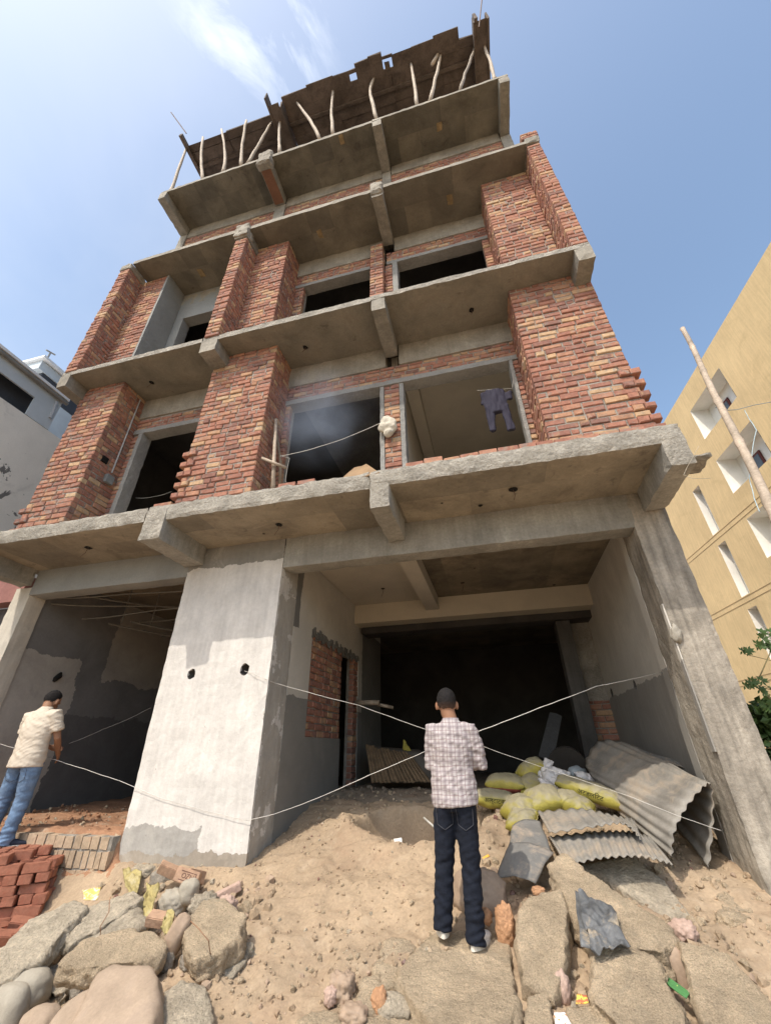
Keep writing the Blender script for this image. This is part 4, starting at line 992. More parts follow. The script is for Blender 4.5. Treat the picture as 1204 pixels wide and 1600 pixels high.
def poly_rock(poly, lift, thick, seed, name, mat, label, tilt=.2, tiltx=0.0, z0=None, cat='broken concrete', **kw):
    cu = sum(p[0] for p in poly)/len(poly); cv = sum(p[1] for p in poly)/len(poly)
    z = .3
    if z0 is None:
        for _ in range(8): q = at(cu, cv, Z=z); z = .5*z+.5*(ground_z(q.x, q.y, False)+lift)
    else: z = z0
    c = at(cu, cv, Z=z); n = Vector((-tiltx, -tilt, 1))
    pts = []
    for (u, v) in poly:
        d = ray(u, v); t = n.dot(c-CAM)/n.dot(d); pts.append(CAM+d*t)
    o = hull_rock(pts, thick, seed, name, mat, **kw); tag(o, label, cat); return o
BS = 'broken_slab'
poly_rock([(713, 1428), (767, 1424), (789, 1450), (803, 1512), (802, 1640), (700, 1640), (631, 1556), (618, 1528), (640, 1492), (666, 1463)], 0, .17, 1, BS, SLABM, 'large flat sandy concrete slab the checked-shirt man stands on', z0=.345, tilt=.10, voxel=.014, rough=.018, sharp=.010)
poly_rock([(604, 1464), (631, 1462), (650, 1478), (640, 1500), (622, 1530), (624, 1545), (590, 1538), (582, 1515), (588, 1490)], .03, .14, 2, BS, SLABM, 'smaller pale slab touching the left side of the slab under the man', rough=.016)
poly_rock([(822, 1400), (876, 1385), (889, 1419), (878, 1528), (865, 1565), (816, 1532), (803, 1463), (808, 1425)], .18, .22, 3, BS, SLABM, 'upright squarish slab just right of the checked-shirt man', tilt=.55, rough=.014, sharp=.009, voxel=.014)
poly_rock([(851, 1348), (876, 1330), (930, 1368), (1012, 1425), (1040, 1440), (1056, 1466), (1039, 1490), (985, 1482), (930, 1462), (896, 1430)], .22, .22, 4, BS, SLABM, 'long broken concrete slab with black plastic on it below the roofing sheets', tilt=.38, rough=.022, sharp=.016, voxel=.014)
poly_rock([(924, 1494), (949, 1476), (1005, 1482), (1026, 1500), (1030, 1528), (1072, 1580), (1079, 1640), (998, 1640), (940, 1580), (919, 1563)], .16, .22, 5, BS, SLABM, 'rough lump of sandy concrete at the bottom, left of the green wrapper', tilt=.32, rough=.026, sharp=.020, voxel=.014)
poly_rock([(1058, 1469), (1086, 1474), (1136, 1489), (1160, 1517), (1215, 1580), (1215, 1640), (1107, 1625), (1083, 1559)], .15, .13, 6, BS, SLABM, 'flat pale slab in the bottom right corner', tilt=.42, rough=.013, sharp=.010, voxel=.014)
poly_rock([(815, 1549), (850, 1538), (866, 1562), (864, 1640), (813, 1640)], .10, .18, 7, BS, SLABM, 'rough stump of concrete at the bottom edge below the upright slab', tilt=.4, rough=.03)
poly_rock([(782, 1563), (805, 1558), (812, 1640), (782, 1640)], .09, .12, 8, BS, SLABM, 'narrow concrete piece at the bottom edge between two larger ones', tilt=.35)
poly_rock([(886, 1572), (931, 1572), (965, 1605), (960, 1640), (866, 1640)], .08, .15, 9, BS, SLABM, 'flat piece at the bottom edge with a coloured wrapper on its left', tilt=.25)
poly_rock([(893, 1352), (985, 1335), (1040, 1375), (1090, 1442), (1078, 1450), (1010, 1420), (940, 1368)], .06, .12, 10, BS, SLABG, 'shaded tilted slab under the corrugated sheets', tilt=.50, rough=.012)
# left heap
poly_rock([(-20, 1505), (45, 1434), (118, 1404), (135, 1416), (100, 1456), (62, 1500), (20, 1528), (-20, 1545)], .30, .13, 11, BS, SLABG, 'long rough beam fragment in the left heap with black cloth at its lower end', tilt=.42, rough=.016, sharp=.016, taper=.05, voxel=.015)
poly_rock([(88, 1462), (146, 1414), (211, 1388), (223, 1402), (166, 1445), (108, 1478)], .30, .13, 12, BS, SLABG, 'second long beam fragment, right of the one with black cloth', tilt=.42, rough=.016, sharp=.016, taper=.05, voxel=.015)
poly_rock([(130, 1470), (170, 1440), (216, 1419), (225, 1436), (180, 1460), (140, 1478)], .26, .12, 13, BS, SLABG, 'narrow beam fragment between the two larger ones and the big lump', tilt=.35, rough=.03, taper=.12)
poly_rock([(93, 1505), (125, 1466), (206, 1449), (246, 1454), (255, 1480), (231, 1500), (120, 1515)], .27, .15, 14, BS, SLABM, 'wide rough lump above the big tan boulder', tilt=.40, rough=.02, sharp=.016, voxel=.015)
poly_rock([(285, 1440), (318, 1408), (352, 1400), (384, 1430), (375, 1462), (345, 1486), (308, 1498), (288, 1478)], .20, .20, 15, BS, SLABM, 'angular block with a dried stem across it in front of the pillar', tilt=.34, rough=.016, sharp=.014, voxel=.015)
poly_rock([(330, 1478), (372, 1466), (402, 1474), (388, 1500), (366, 1528), (335, 1520)], .04, .12, 16, 'earth_clod', SLABG, 'dark crumbly clod of earth and concrete right of the stem', tilt=.25, rough=.04, sharp=.02)
poly_rock([(250, 1545), (285, 1528), (325, 1530), (338, 1568), (320, 1640), (245, 1640)], .12, .2, 17, BS, SLABG, 'dark grey stone at the bottom, right of the big tan boulder', tilt=.30, rough=.03, sharp=.012)
poly_rock([(460, 1590), (500, 1572), (548, 1585), (560, 1640), (455, 1640)], .04, .14, 18, BS, SLABM, 'low sandy piece at the bottom edge left of the slabs', tilt=.2)
poly_rock([(556, 1530), (590, 1525), (604, 1545), (592, 1572), (562, 1566)], .05, .1, 19, BS, SLABM, 'small crumbly concrete piece left of the big slab', tilt=.2, rough=.03)
poly_rock([(567, 1592), (610, 1576), (650, 1584), (665, 1640), (560, 1640)], .04, .12, 20, BS, SLABM, 'crumbly slab edge at the bottom below the brick fragments', tilt=.15, rough=.03)
poly_rock([(604, 1555), (628, 1556), (645, 1575), (636, 1592), (606, 1584)], .05, .1, 21, BS, SLABG, 'small rough grey piece with a hollow beside the big slab', tilt=.2, rough=.04)
poly_rock([(60, 1512), (100, 1505), (118, 1525), (105, 1550), (78, 1556)], .10, .14, 22, BS, SLABG, 'crumbly grey lump right of the round grey boulder', tilt=.3, rough=.04)
poly_rock([(1115, 1395), (1160, 1385), (1185, 1400), (1175, 1425), (1125, 1420)], .015, .08, 23, BS, SLABM, 'half-buried piece in the dirt right of the slab under the sheets', tilt=.25, rough=.02)
def px_boulder(u, v, ru, rv, lift, seed, name, mat, label, cat='boulder', deep=1.0, rotv=None, facet=0.0, sq=2.6, rough=.05, zz=None, sub=4):
    z = .3
    for _ in range(8): q = at(u, v, Z=z); z = .5*z+.5*(ground_z(q.x, q.y, False)+lift)
    if zz is not None: z = zz
    c = at(u, v, Z=z); dep = (c-CAM).dot(FW); k = dep/FPX
    rx = ru*k; rz = rv*k*1.0
    o = boulder(c, (rx, rx*.8*deep, rz), rotv or (0, 0, 0), seed, name, mat, sub=sub, rough=rough, sq=sq, facet=facet); tag(o, label, cat); return o
px_boulder(40, 1547, 36, 25, .12, 1, 'boulder', STONE_G, 'smooth round grey boulder at the left edge, bottom')
poly_rock([(148, 1512), (175, 1500), (240, 1497), (252, 1516), (248, 1560), (235, 1640), (95, 1640), (108, 1596), (128, 1548)], .24, .30, 52, 'boulder', STONE_T, 'largest smooth tan boulder in the left heap', tilt=.45, rough=.012, sharp=.001, taper=.02, cat='boulder', round_=45)
poly_rock([(58, 1640), (75, 1590), (102, 1556), (150, 1530), (165, 1560), (140, 1640)], .17, .25, 53, 'boulder', STONE_T, 'tan boulder wedged left of the largest one', tilt=.45, rough=.012, sharp=.001, taper=.02, cat='boulder', round_=45)
px_boulder(5, 1590, 34, 38, .08, 4, 'boulder', STONE_G, 'smooth boulder cut off by the bottom left corner')
px_boulder(60, 1605, 30, 22, .08, 5, 'boulder', STONE_T, 'low pinkish tan boulder at the bottom edge of the left heap')
px_boulder(274, 1466, 15, 30, .14, 6, 'boulder', STONE_B, 'upright brownish egg-shaped boulder beside the angular block', rotv=(0, .45, 0), deep=1.2)
px_boulder(295, 1394, 15, 16, .16, 7, 'stone', STONE_G, 'round grey stone in front of the lettered brick', 'stone')
px_boulder(272, 1412, 24, 18, .10, 8, 'stone', STONE_G, 'rounded rough stone below the lettered brick', 'stone', facet=.25)
px_boulder(318, 1421, 21, 20, .12, 9, 'stone', SLABG, 'pebbly grey concrete lump right of the round stone', 'stone', facet=.3, rough=.1)
px_boulder(255, 1375, 20, 14, .14, 10, 'stone', STONE_D, 'dark grey stone behind the yellow sacking', 'stone', facet=.2)
px_boulder(225, 1366, 22, 12, .16, 11, 'stone', SLABG, 'rough grey stone against the foot of the pillar, left', 'stone', facet=.3, rough=.1)
px_boulder(354, 1415, 16, 12, .14, 12, 'stone', STONE_P, 'pale orange lump behind the angular block', 'stone', facet=.35)
px_boulder(748, 1398, 42, 32, .06, 13, 'boulder', STONE_B, 'brown boulder behind the legs of the checked-shirt man', facet=.15)
px_boulder(789, 1447, 15, 27, .10, 14, 'stone', STONE_O, 'bright orange stone between the man and the upright slab', 'stone', facet=.3)
px_boulder(758, 1432, 10, 10, .12, 15, 'stone', STONE_O, 'small orange stone by the man\'s right heel', 'stone', facet=.3)
px_boulder(1064, 1519, 15, 28, .05, 16, 'boulder', STONE_B, 'brown egg-shaped stone behind the bottom right slab', rotv=(0, -.2, 0))
px_boulder(1068, 1454, 18, 13, .06, 17, 'stone', STONE_P, 'pinkish angular stone above the bottom right slab', 'stone', facet=.35)
px_boulder(1040, 1508, 10, 10, .05, 18, 'stone', STONE_D, 'small dark stone right of the rough lump', 'stone', facet=.2)
px_boulder(1045, 1527, 9, 9, .03, 19, 'stone', STONE_D, 'tiny dark stone below another dark one', 'stone', facet=.2)
px_boulder(841, 1393, 10, 6, .22, 20, 'stone', STONE_O, 'flat orange chip on top of the upright slab', 'stone', facet=.3)
px_boulder(535, 1545, 20, 17, .04, 21, 'brick_fragment', STONE_B, 'brown broken brick on the dirt left of the slabs', 'brick', facet=.4, sq=4)
px_boulder(516, 1558, 10, 12, .04, 22, 'brick_fragment', STONE_P, 'small pale chunk against the brown broken brick', 'brick', facet=.4)
px_boulder(592, 1567, 13, 17, .05, 23, 'brick_fragment', STONE_O, 'curved orange brick fragment left of the big slab', 'brick', facet=.3)
px_boulder(553, 1590, 22, 14, .03, 24, 'brick_fragment', STONE_B, 'broken brick showing a red edge at the bottom', 'brick', facet=.3, sq=4)
px_boulder(878, 1545, 12, 20, .05, 25, 'earth_lump', STONE_P, 'earthy lump in the gap below the black plastic', 'stone', facet=.3)
px_boulder(355, 1492, 7, 9, .09, 26, 'stone', STONE_P, 'small white-pink stone on the clod', 'stone', facet=.2)
px_boulder(1145, 1440, 22, 12, .01, 27, 'stone', SLABM, 'low stone half sunk in the dirt on the right', 'stone', facet=.25)
px_boulder(1104, 1500, 26, 14, .0, 28, 'stone', SLABM, 'crumbly stone behind the bottom right slab', 'stone', facet=.3, rough=.1)
GAPS = ['under the two left beam fragments', 'between the narrow fragment and the wide lump', 'left of the wide rough lump', 'between the boulder and the angular block', 'right of the tan boulder at the bottom', 'just below the angular block']
for i, (u, v, a, b) in enumerate(((140, 1540, 26, 20), (205, 1490, 14, 10), (110, 1500, 16, 10), (262, 1505, 9, 12), (240, 1590, 18, 20), (300, 1500, 18, 12))):
    px_boulder(u, v, a, b, .04, 40+i, 'rubble_stone', STONE_D, 'dark stone in the left heap, '+GAPS[i], 'stone', facet=.25)['group'] = 'dark stones in the gaps of the left heap'
# loose stones and pebbles: more than anybody could count
def pebbles():
    rr = random.Random(3); mb = MB()
    def peb(x, y, s, z=None, mat=None):
        if z is None: z = ground_z(x, y)
        bm_v = []
        q = Quaternion((rr.gauss(0, 1), rr.gauss(0, 1), rr.gauss(0, 1), rr.gauss(0, 1))).normalized()
        base = [(1, 0, 0), (0, 1, 0), (-1, 0, 0), (0, -1, 0), (.5, .5, .75), (-.5, .5, .7), (-.5, -.5, .7), (.5, -.5, .75), (.5, .5, -.7), (-.5, .5, -.7), (-.5, -.5, -.7), (.5, -.5, -.7)]
        vs = [Vector((x, y, z+s*.15))+q @ Vector((a*s*rr.uniform(.7, 1.2), b*s*rr.uniform(.6, 1.1), c*s*rr.uniform(.5, .9))) for a, b, c in base]
        fs = [(4, 5, 6, 7), (8, 11, 10, 9), (0, 4, 7), (1, 5, 4), (2, 6, 5), (3, 7, 6), (0, 11, 8), (1, 8, 9), (2, 9, 10), (3, 10, 11), (0, 8, 4), (4, 8, 1), (1, 9, 5), (5, 9, 2), (2, 10, 6), (6, 10, 3), (3, 11, 7), (7, 11, 0)]
        mb.add(vs, fs, rr.choices((0, 1, 2, 3, 4), (3, .4, .8, .2, 5))[0] if mat is None else mat)
    for _ in range(8500):
        x, y = rr.uniform(-4.2, 2.8), rr.uniform(2.6, 6.6); s = .004+.019*rr.random()**4.0
        if noise.noise(Vector((x*1.1, y*1.1, 7))) < -.05 and rr.random() < .75: continue
        peb(x, y, s)
    for _ in range(260): peb(rr.uniform(-2.6, -1.5), rr.uniform(3.0, 4.3), .008+.022*rr.random()**3)
    for _ in range(360): peb(rr.gauss(-.95, .3), rr.gauss(3.75, .35), .01+.02*rr.random()**2)
    for _ in range(500): peb(rr.uniform(-4.3, -2.1), rr.uniform(2.8, 4.8), .015+.05*rr.random()**2, None)
    for _ in range(650): peb(rr.uniform(-.35, 1.4), rr.uniform(3.1, 6.3), .012+.045*rr.random()**2)
    for _ in range(260): peb(rr.uniform(1.3, 2.7), rr.uniform(4.4, 6.2), .012+.035*rr.random()**2)
    for _ in range(380): peb(rr.uniform(-7.3, -4.5), rr.uniform(5.0, 7.0), .008+.028*rr.random()**2.5)
    for _ in range(500): peb(rr.uniform(-2.7, 1.9), rr.uniform(6.3, 8.2), .008+.03*rr.random()**2.5)
    o = mb.build('pebbles_and_grit', [SLABM, SLABG, STONE_B, BRICK, bpy.data.materials['dry_sandy_earth']]); o['kind'] = 'stuff'; return o
pebbles()

# ------------------------------------------------------------------ stack of loose bricks on the left
BRK2 = simple('fresh_orange_red_brick', (.33, .14, .09), var=.25, vscale=5, fine=.15, fscale=60, bump=.6, bscale=60, bdist=.01, stains=[(6, .55, .7, (.33, .10, .06), .6)])
def brick_mesh(seed, L=.235, Wd=.115, H=.08, mat=None, name='brick'):
    bm = bmesh.new(); bmesh.ops.create_cube(bm, size=1)
    for v in bm.verts: v.co = Vector((v.co.x*L, v.co.y*Wd, v.co.z*H))
    bmesh.ops.bevel(bm, geom=bm.edges[:], offset=.006, segments=2, affect='EDGES')
    bmesh.ops.subdivide_edges(bm, edges=[e for e in bm.edges if e.calc_length() > .05], cuts=3, use_grid_fill=True)
    for v in bm.verts: v.co += nz(v.co, 18, seed)*.004
    me = bpy.data.meshes.new(name); bm.to_mesh(me); bm.free(); return me
brs = []
for k in range(4):
    me = brick_mesh(k); o = link('stacked_brick', me, BRK2); brs.append(o)
rr = random.Random(21); used = [False]*4; nb = 0
def place_brick(x, y, z, rz, grp, lab, tilt=(0, 0)):
    global nb
    k = rr.randrange(4)
    o = brs[k] if not used[k] else brs[k].copy()
    if used[k]: COL.objects.link(o)
    used[k] = True; nb += 1
    o.location = (x, y, z); o.rotation_euler = (tilt[0], tilt[1], rz); tag(o, lab, 'brick', grp); return o
LB = 'loose orange-red brick in the stack under the left man'
ORD = ['bottom', 'second', 'third', 'fourth', 'fifth', 'sixth', 'seventh', 'top']
NTH = ['right-hand end', 'second from the right', 'third from the right', 'fourth from the right', 'fifth from the right', 'sixth from the right', 'seventh from the right', 'eighth from the right', 'ninth from the right', 'tenth from the right', 'eleventh from the right', 'twelfth from the right', 'thirteenth from the right', 'fourteenth from the right', 'fifteenth from the right', 'sixteenth from the right']
DA = math.radians(33); DX, DN = Vector((-math.cos(DA), -math.sin(DA), 0)), Vector((-math.sin(DA), math.cos(DA), 0)); S_O = Vector((-4.70, 4.62, 0))
ROWN = ('front', 'second', 'third', 'fourth', 'rear')
for layer in range(8):
    z = .09+layer*.0815
    for row in range(5):
        x = rr.uniform(0, .05)+layer*.012; y = row*.20+layer*.012; i = 0
        while x < 1.55:
            if (layer+row) % 2 == 0: w, rz = .245, 0
            else: w, rz = .125, math.pi/2
            if (row == 0 or layer >= 6 or x < .25) and not (layer == 7 and (x < .18 or (row == 0 and x < .5))):
                c = S_O+DX*(x+w/2)+DN*(y+(.055 if rz else 0)+rr.uniform(-.03, .03))
                if not (c.y > 4.87 and layer < 7): place_brick(c.x, c.y, z+rr.uniform(-.003, .003), DA+rz+rr.uniform(-.12, .12), 'loose bricks stacked at the left',
                        'red brick in the %s layer of the left stack, %s row, %s' % (ORD[layer], ROWN[row], NTH[i]), (rr.uniform(-.03, .03), rr.uniform(-.03, .03)))
            x += w+.006; i += 1
for (x, y, z, rz) in ((-4.62, 4.30, .12, .7), (-4.78, 4.22, .16, 1.9), (-4.45, 4.22, .16, .4), (-4.9, 4.15, .12, 2.5), (-4.60, 4.12, .12, .9)):
    place_brick(x, y, ground_z(x, y)+.05, rz, 'loose bricks fallen at the foot of the stack', 'red brick fallen at the foot of the left stack, '+{-4.62: 'the one beside its corner', -4.78: 'lying skewed', -4.45: 'farthest right', -4.9: 'farthest left', -4.60: 'nearest the viewer'}[x], (.3, .2))
# the lettered brick and its neighbours at the foot of the pillar
BRD = simple('dusty_pale_brick', (.42, .27, .18), var=.2, vscale=8, fine=.15, bump=.6, bscale=50, stains=[(9, .55, .7, (.30, .14, .10), .6)])
pb = at(293, 1371, Y=4.62)
lbk = link('lettered_brick', brick_mesh(9, mat=None, name='lettered_brick'), BRD); tag(lbk, 'dusty brick showing its pressed letters, leaning at the pillar foot', 'brick')
lbk.location = pb; lbk.rotation_euler = (math.radians(72), math.radians(14), math.radians(14))
def text_mesh(body, size, ext, name, mat, parent, loc, rot, bev=0):
    cu = bpy.data.curves.new(name, 'FONT'); cu.body = body; cu.size = size; cu.extrude = ext; cu.align_x = 'CENTER'; cu.align_y = 'CENTER'
    o = bpy.data.objects.new(name, cu); COL.objects.link(o); dg = bpy.context.evaluated_depsgraph_get(); dg.update()
    me = bpy.data.meshes.new_from_object(o.evaluated_get(dg)); bpy.data.objects.remove(o); me.materials.clear()
    o = link(name, me, mat, parent, True); o.location = loc; o.rotation_euler = rot; return o
DRK = simple('pressed_dark_brick', (.13, .065, .05))
text_mesh('OZN', .055, .002, 'pressed_letters', DRK, lbk, (0.01, 0, .041), (0, 0, 0))
mb = MB()
for (a, b, c, d) in ((-.07, .09, .030, .036), (-.07, .09, -.036, -.030), (.084, .09, -.03, .03)): mb.box(a, b, c, d, .038, .0425)
mb.build('frog_outline', DRK, lbk, True)
def lone_brick(u, v, Y, rot, mat, label, seed, L=.235, Wd=.115, H=.08):
    o = link('brick', brick_mesh(seed, L, Wd, H), mat); o.location = at(u, v, Y=Y); o.rotation_euler = rot; tag(o, label, 'brick'); return o
lone_brick(266, 1361, 4.72, (.2, .4, .6), BRD, 'pale dusty brick behind and left of the lettered one', 12)
lone_brick(306, 1370, 4.72, (1.4, .3, 1.2), BRD, 'thin brick standing on end right of the lettered one', 13, .2, .1, .05)
lone_brick(350, 1397, 4.55, (.1, -.35, .55), STONE_P, 'long pinkish brick bat lying towards the pillar corner', 14, .30, .09, .06)
lone_brick(250, 1437, 4.0, (.3, .1, .2), BRD, 'orange brick end under the yellow sacking', 15, .2, .1, .07)

# ------------------------------------------------------------------ corrugated roofing sheets
SHEET = simple('dusty_grey_corrugated_sheet', (.235, .22, .195), var=.3, vscale=2.2, fine=.12, fscale=40, bump=.3, bscale=50, rough=.8, stains=[(2.6, .48, .66, (.38, .31, .235), .75), (3.5, .58, .72, (.15, .14, .13), .6)])
SHEETD = simple('dark_grey_flat_sheet', (.19, .185, .175), var=.2, vscale=1.6, fine=.12, bump=.3, rough=.8, stains=[(2.2, .5, .6, (.38, .31, .24), .8)])
def corr_sheet(name, rails, waves, amp, label, mat=SHEET, nv=20, wob=.015, seed=1):
    """rails: list of (start, end) pairs; corrugations run start->end; the profile goes through the rails"""
    n = waves*8; vs = []; fs = []
    def cr(P, t):
        m = len(P)-1; s = min(m-1e-6, max(0, t*m)); i = int(s); f = s-i
        p0, p1, p2, p3 = P[max(0, i-1)], P[i], P[i+1], P[min(m, i+2)]
        return .5*((2*p1)+(p2-p0)*f+(2*p0-5*p1+4*p2-p3)*f*f+(3*p1-p0-3*p2+p3)*f*f*f)
    A = [Vector(a) for a, b in rails]; Bq = [Vector(b) for a, b in rails]
    grid = []
    for j in range(nv+1):
        v = j/nv; row = [cr(A, i/n).lerp(cr(Bq, i/n), v) for i in range(n+1)]
        out = []
        for i, p in enumerate(row):
            t = row[min(n, i+1)]-row[max(0, i-1)]; ax = (cr(Bq, i/n)-cr(A, i/n)); nn = t.cross(ax).normalized()
            out.append(p+nn*(amp*math.sin(2*math.pi*i*waves/n)+noise.noise(p*1.7+Vector((seed, 0, 0)))*wob)+nz(p, 3, seed)*wob*.6)
        vs += out
    for j in range(nv):
        for i in range(n): k = j*(n+1)+i; fs.append((k, k+1, k+n+2, k+n+1))
    me = bpy.data.meshes.new(name); me.from_pydata(vs, [], fs); o = link(name, me, mat, smooth=True)
    sd = o.modifiers.new('thickness', 'SOLIDIFY'); sd.thickness = .006; sd.offset = 0
    tag(o, label, 'roofing sheet', 'corrugated roofing sheets by the right column'); return o
# big arched sheet: front ends (near) and back ends
corr_sheet('corrugated_sheet', [(at(1048, 1338, Y=5.0), at(968, 1270, Y=6.1)), (at(1052, 1300, Y=5.02), at(930, 1222, Y=6.6)), (at(1072, 1262, Y=5.1), at(915, 1190, Y=7.0)), (at(1100, 1229, Y=5.2), at(937, 1158, Y=7.3)),
                                (at(1112, 1232, Y=5.28), at(985, 1165, Y=7.0)), (at(1114, 1290, Y=5.28), at(1020, 1200, Y=6.8)), (at(1107, 1356, Y=5.25), at(1010, 1235, Y=6.8))], 15, .0095, 'big arched corrugated sheet leaning against the right passage wall')
corr_sheet('corrugated_sheet', [(at(858, 1302, Y=5.05), at(840, 1268, Y=5.5)), (at(930, 1292, Y=5.05), at(905, 1264, Y=5.6)), (at(975, 1288, Y=5.1), at(957, 1274, Y=5.7)), (at(1001, 1312, Y=5.0), at(990, 1280, Y=5.6))], 12, .009, 'upper short corrugated sheet with wavy sunlit edge', nv=10, wob=.01, seed=2)
corr_sheet('corrugated_sheet', [(at(884, 1353, Y=4.75), at(858, 1308, Y=5.15)), (at(940, 1340, Y=4.75), at(925, 1300, Y=5.25)), (at(1000, 1338, Y=4.8), at(980, 1300, Y=5.3)), (at(1050, 1350, Y=4.75), at(1015, 1308, Y=5.3))], 15, .009, 'lower corrugated sheet jutting over the shaded slab', nv=10, wob=.008, seed=3)
corr_sheet('corrugated_sheet', [(at(1045, 1198, Y=6.5), at(950, 1160, Y=7.8)), (at(1092, 1205, Y=6.2), at(985, 1165, Y=7.6)), (at(1100, 1235, Y=6.1), at(1000, 1180, Y=7.6))], 6, .016, 'dark corrugated sheet behind the arched one at the wall', nv=10, seed=4, mat=SHEETD)
fs_ = drape('flat_sheet', [at(800, 1290, Y=5.35), at(843, 1284, Y=5.4), at(862, 1334, Y=4.85), at(795, 1322, Y=4.95)], 14, 14, .012, 7, SHEETD, .006, fold=lambda u, v: -.03*math.sin(u*3.1)); tag(fs_, 'curled flat grey sheet, upper half, left of the corrugated ones', 'roofing sheet')
fs2 = drape('flat_sheet', [at(796, 1318, Y=4.97), at(864, 1332, Y=4.86), at(834, 1374, Y=4.62), at(772, 1366, Y=4.72)], 14, 14, .012, 8, SHEETD, .006, fold=lambda u, v: .05*v*v-.05*math.sin(u*3.1)); tag(fs2, 'curled flat grey sheet, lower end bending down to the slabs', 'roofing sheet')
BLKP = simple('dusty_black_plastic', (.12, .125, .13), rough=.55, var=.4, vscale=6, fine=.2, bump=.5, bscale=25, bdist=.02, stains=[(5, .55, .66, (.36, .30, .22), .9)])
def rag(name, px, lift, label, mats, wr=.03, seed=1, cat='plastic sheet', tilt=.3, nu=30, nv=22, sc=9):
    cu = sum(p[0] for p in px)/4; cv = sum(p[1] for p in px)/4; z = .4
    for _ in range(8): q = at(cu, cv, Z=z); z = .5*z+.5*(ground_z(q.x, q.y, False)+lift)
    c = at(cu, cv, Z=z); n = Vector((0, -tilt, 1)); pts = []
    for (u, v) in px: d = ray(u, v); pts.append(CAM+d*(n.dot(c-CAM)/n.dot(d)))
    o = drape(name, pts, nu, nv, wr, seed, mats, .004, sc=sc); tag(o, label, cat); return o
rag('plastic_scrap', [(905, 1400), (952, 1408), (985, 1478), (922, 1488)], .27, 'torn dusty black plastic lying on the long broken slab', BLKP, .045, 1, tilt=.38, sc=13, nu=44, nv=40)
rag('plastic_scrap', [(900, 1392), (912, 1398), (928, 1482), (905, 1478)], .25, 'black plastic strip hanging down beside the upright slab', BLKP, .02, 2, tilt=.38, nu=8)
rag('plastic_scrap', [(-5, 1508), (42, 1452), (52, 1462), (10, 1528)], .25, 'black and bluish cloth strip on the leftmost beam fragment', BLKP, .03, 3, cat='cloth', tilt=.35, nu=10)
SACK = simple('faded_yellow_sacking', (.36, .30, .13), rough=.6, var=.25, vscale=10, fine=.15, bump=.3, stains=[(8, .55, .7, (.5, .45, .33), .6)])
rag('sack_scrap', [(190, 1362), (222, 1362), (216, 1400), (196, 1392)], .22, 'yellow sacking scrap against the pillar foot, left', SACK, .04, 4, cat='sack', sc=16)
rag('sack_scrap', [(228, 1378), (246, 1378), (238, 1446), (222, 1446)], .24, 'twisted yellow sacking hanging between the stones, middle', SACK, .05, 5, cat='sack', sc=16)
rag('sack_scrap', [(262, 1420), (272, 1424), (262, 1464), (247, 1456)], .22, 'yellow sacking scrap folded beside the egg-shaped boulder', SACK, .04, 6, cat='sack', sc=16)
rag('food_wrapper', [(128, 1392), (156, 1388), (152, 1404), (132, 1406)], .26, 'yellow and white wrapper on top of the beam fragments', simple('yellow_white_wrapper', (.60, .45, .14), rough=.4, stains=[(14, .5, .56, (.8, .76, .7), .9)]), .02, 7, cat='wrapper', nu=10, nv=8)
rag('food_wrapper', [(1036, 1532), (1042, 1526), (1078, 1552), (1072, 1562)], .10, 'long green wrapper in the gap left of the bottom right slab', simple('green_wrapper', (.08, .22, .08), rough=.35, stains=[(20, .58, .62, (.55, .6, .15), .9)]), .012, 8, cat='wrapper', nu=14, nv=6)
rag('food_wrapper', [(903, 1556), (918, 1554), (920, 1566), (900, 1570)], .10, 'small red and yellow wrapper above the bottom edge', simple('red_yellow_wrapper', (.50, .16, .09), rough=.4, stains=[(30, .48, .54, (.8, .65, .12), 1.0)]), .012, 9, cat='wrapper', nu=8, nv=8)
rag('food_wrapper', [(866, 1584), (882, 1582), (892, 1600), (868, 1606)], .10, 'white and orange wrapper at the bottom edge', simple('white_orange_wrapper', (.82, .8, .82), rough=.35, stains=[(16, .55, .58, (.85, .28, .06), 1.0)]), .012, 10, cat='wrapper', nu=8, nv=8)
rag('food_wrapper', [(752, 1338), (762, 1332), (765, 1338), (755, 1343)], .03, 'small orange scrap on the dirt right of the man\'s knees', simple('orange_scrap', (.75, .42, .08), rough=.5), .006, 11, cat='wrapper', nu=6, nv=6)
STEM = simple('dry_brown_stem', (.30, .17, .10))
wire('dry_stem', 'dry brown stem bent over the angular block', [at(297, 1440, Z=.55), at(326, 1470, Z=.50), at(329, 1500, Z=.34), at(326, 1524, Z=.26)], .008, STEM, cat='stem', wob=.01)
wire('dry_stem', 'dry brown stem across the second beam fragment', [at(172, 1402, Z=.58), at(170, 1425, Z=.52), at(156, 1450, Z=.45), at(156, 1462, Z=.4)], .008, STEM, cat='stem', wob=.012)
wire('dry_stem', 'thin dry root on the dirt right of the shaded slab', [at(1070, 1395, Z=.52), at(1085, 1425, Z=.46), at(1105, 1450, Z=.40), at(1112, 1480, Z=.34)], .006, STEM, cat='stem', wob=.012)
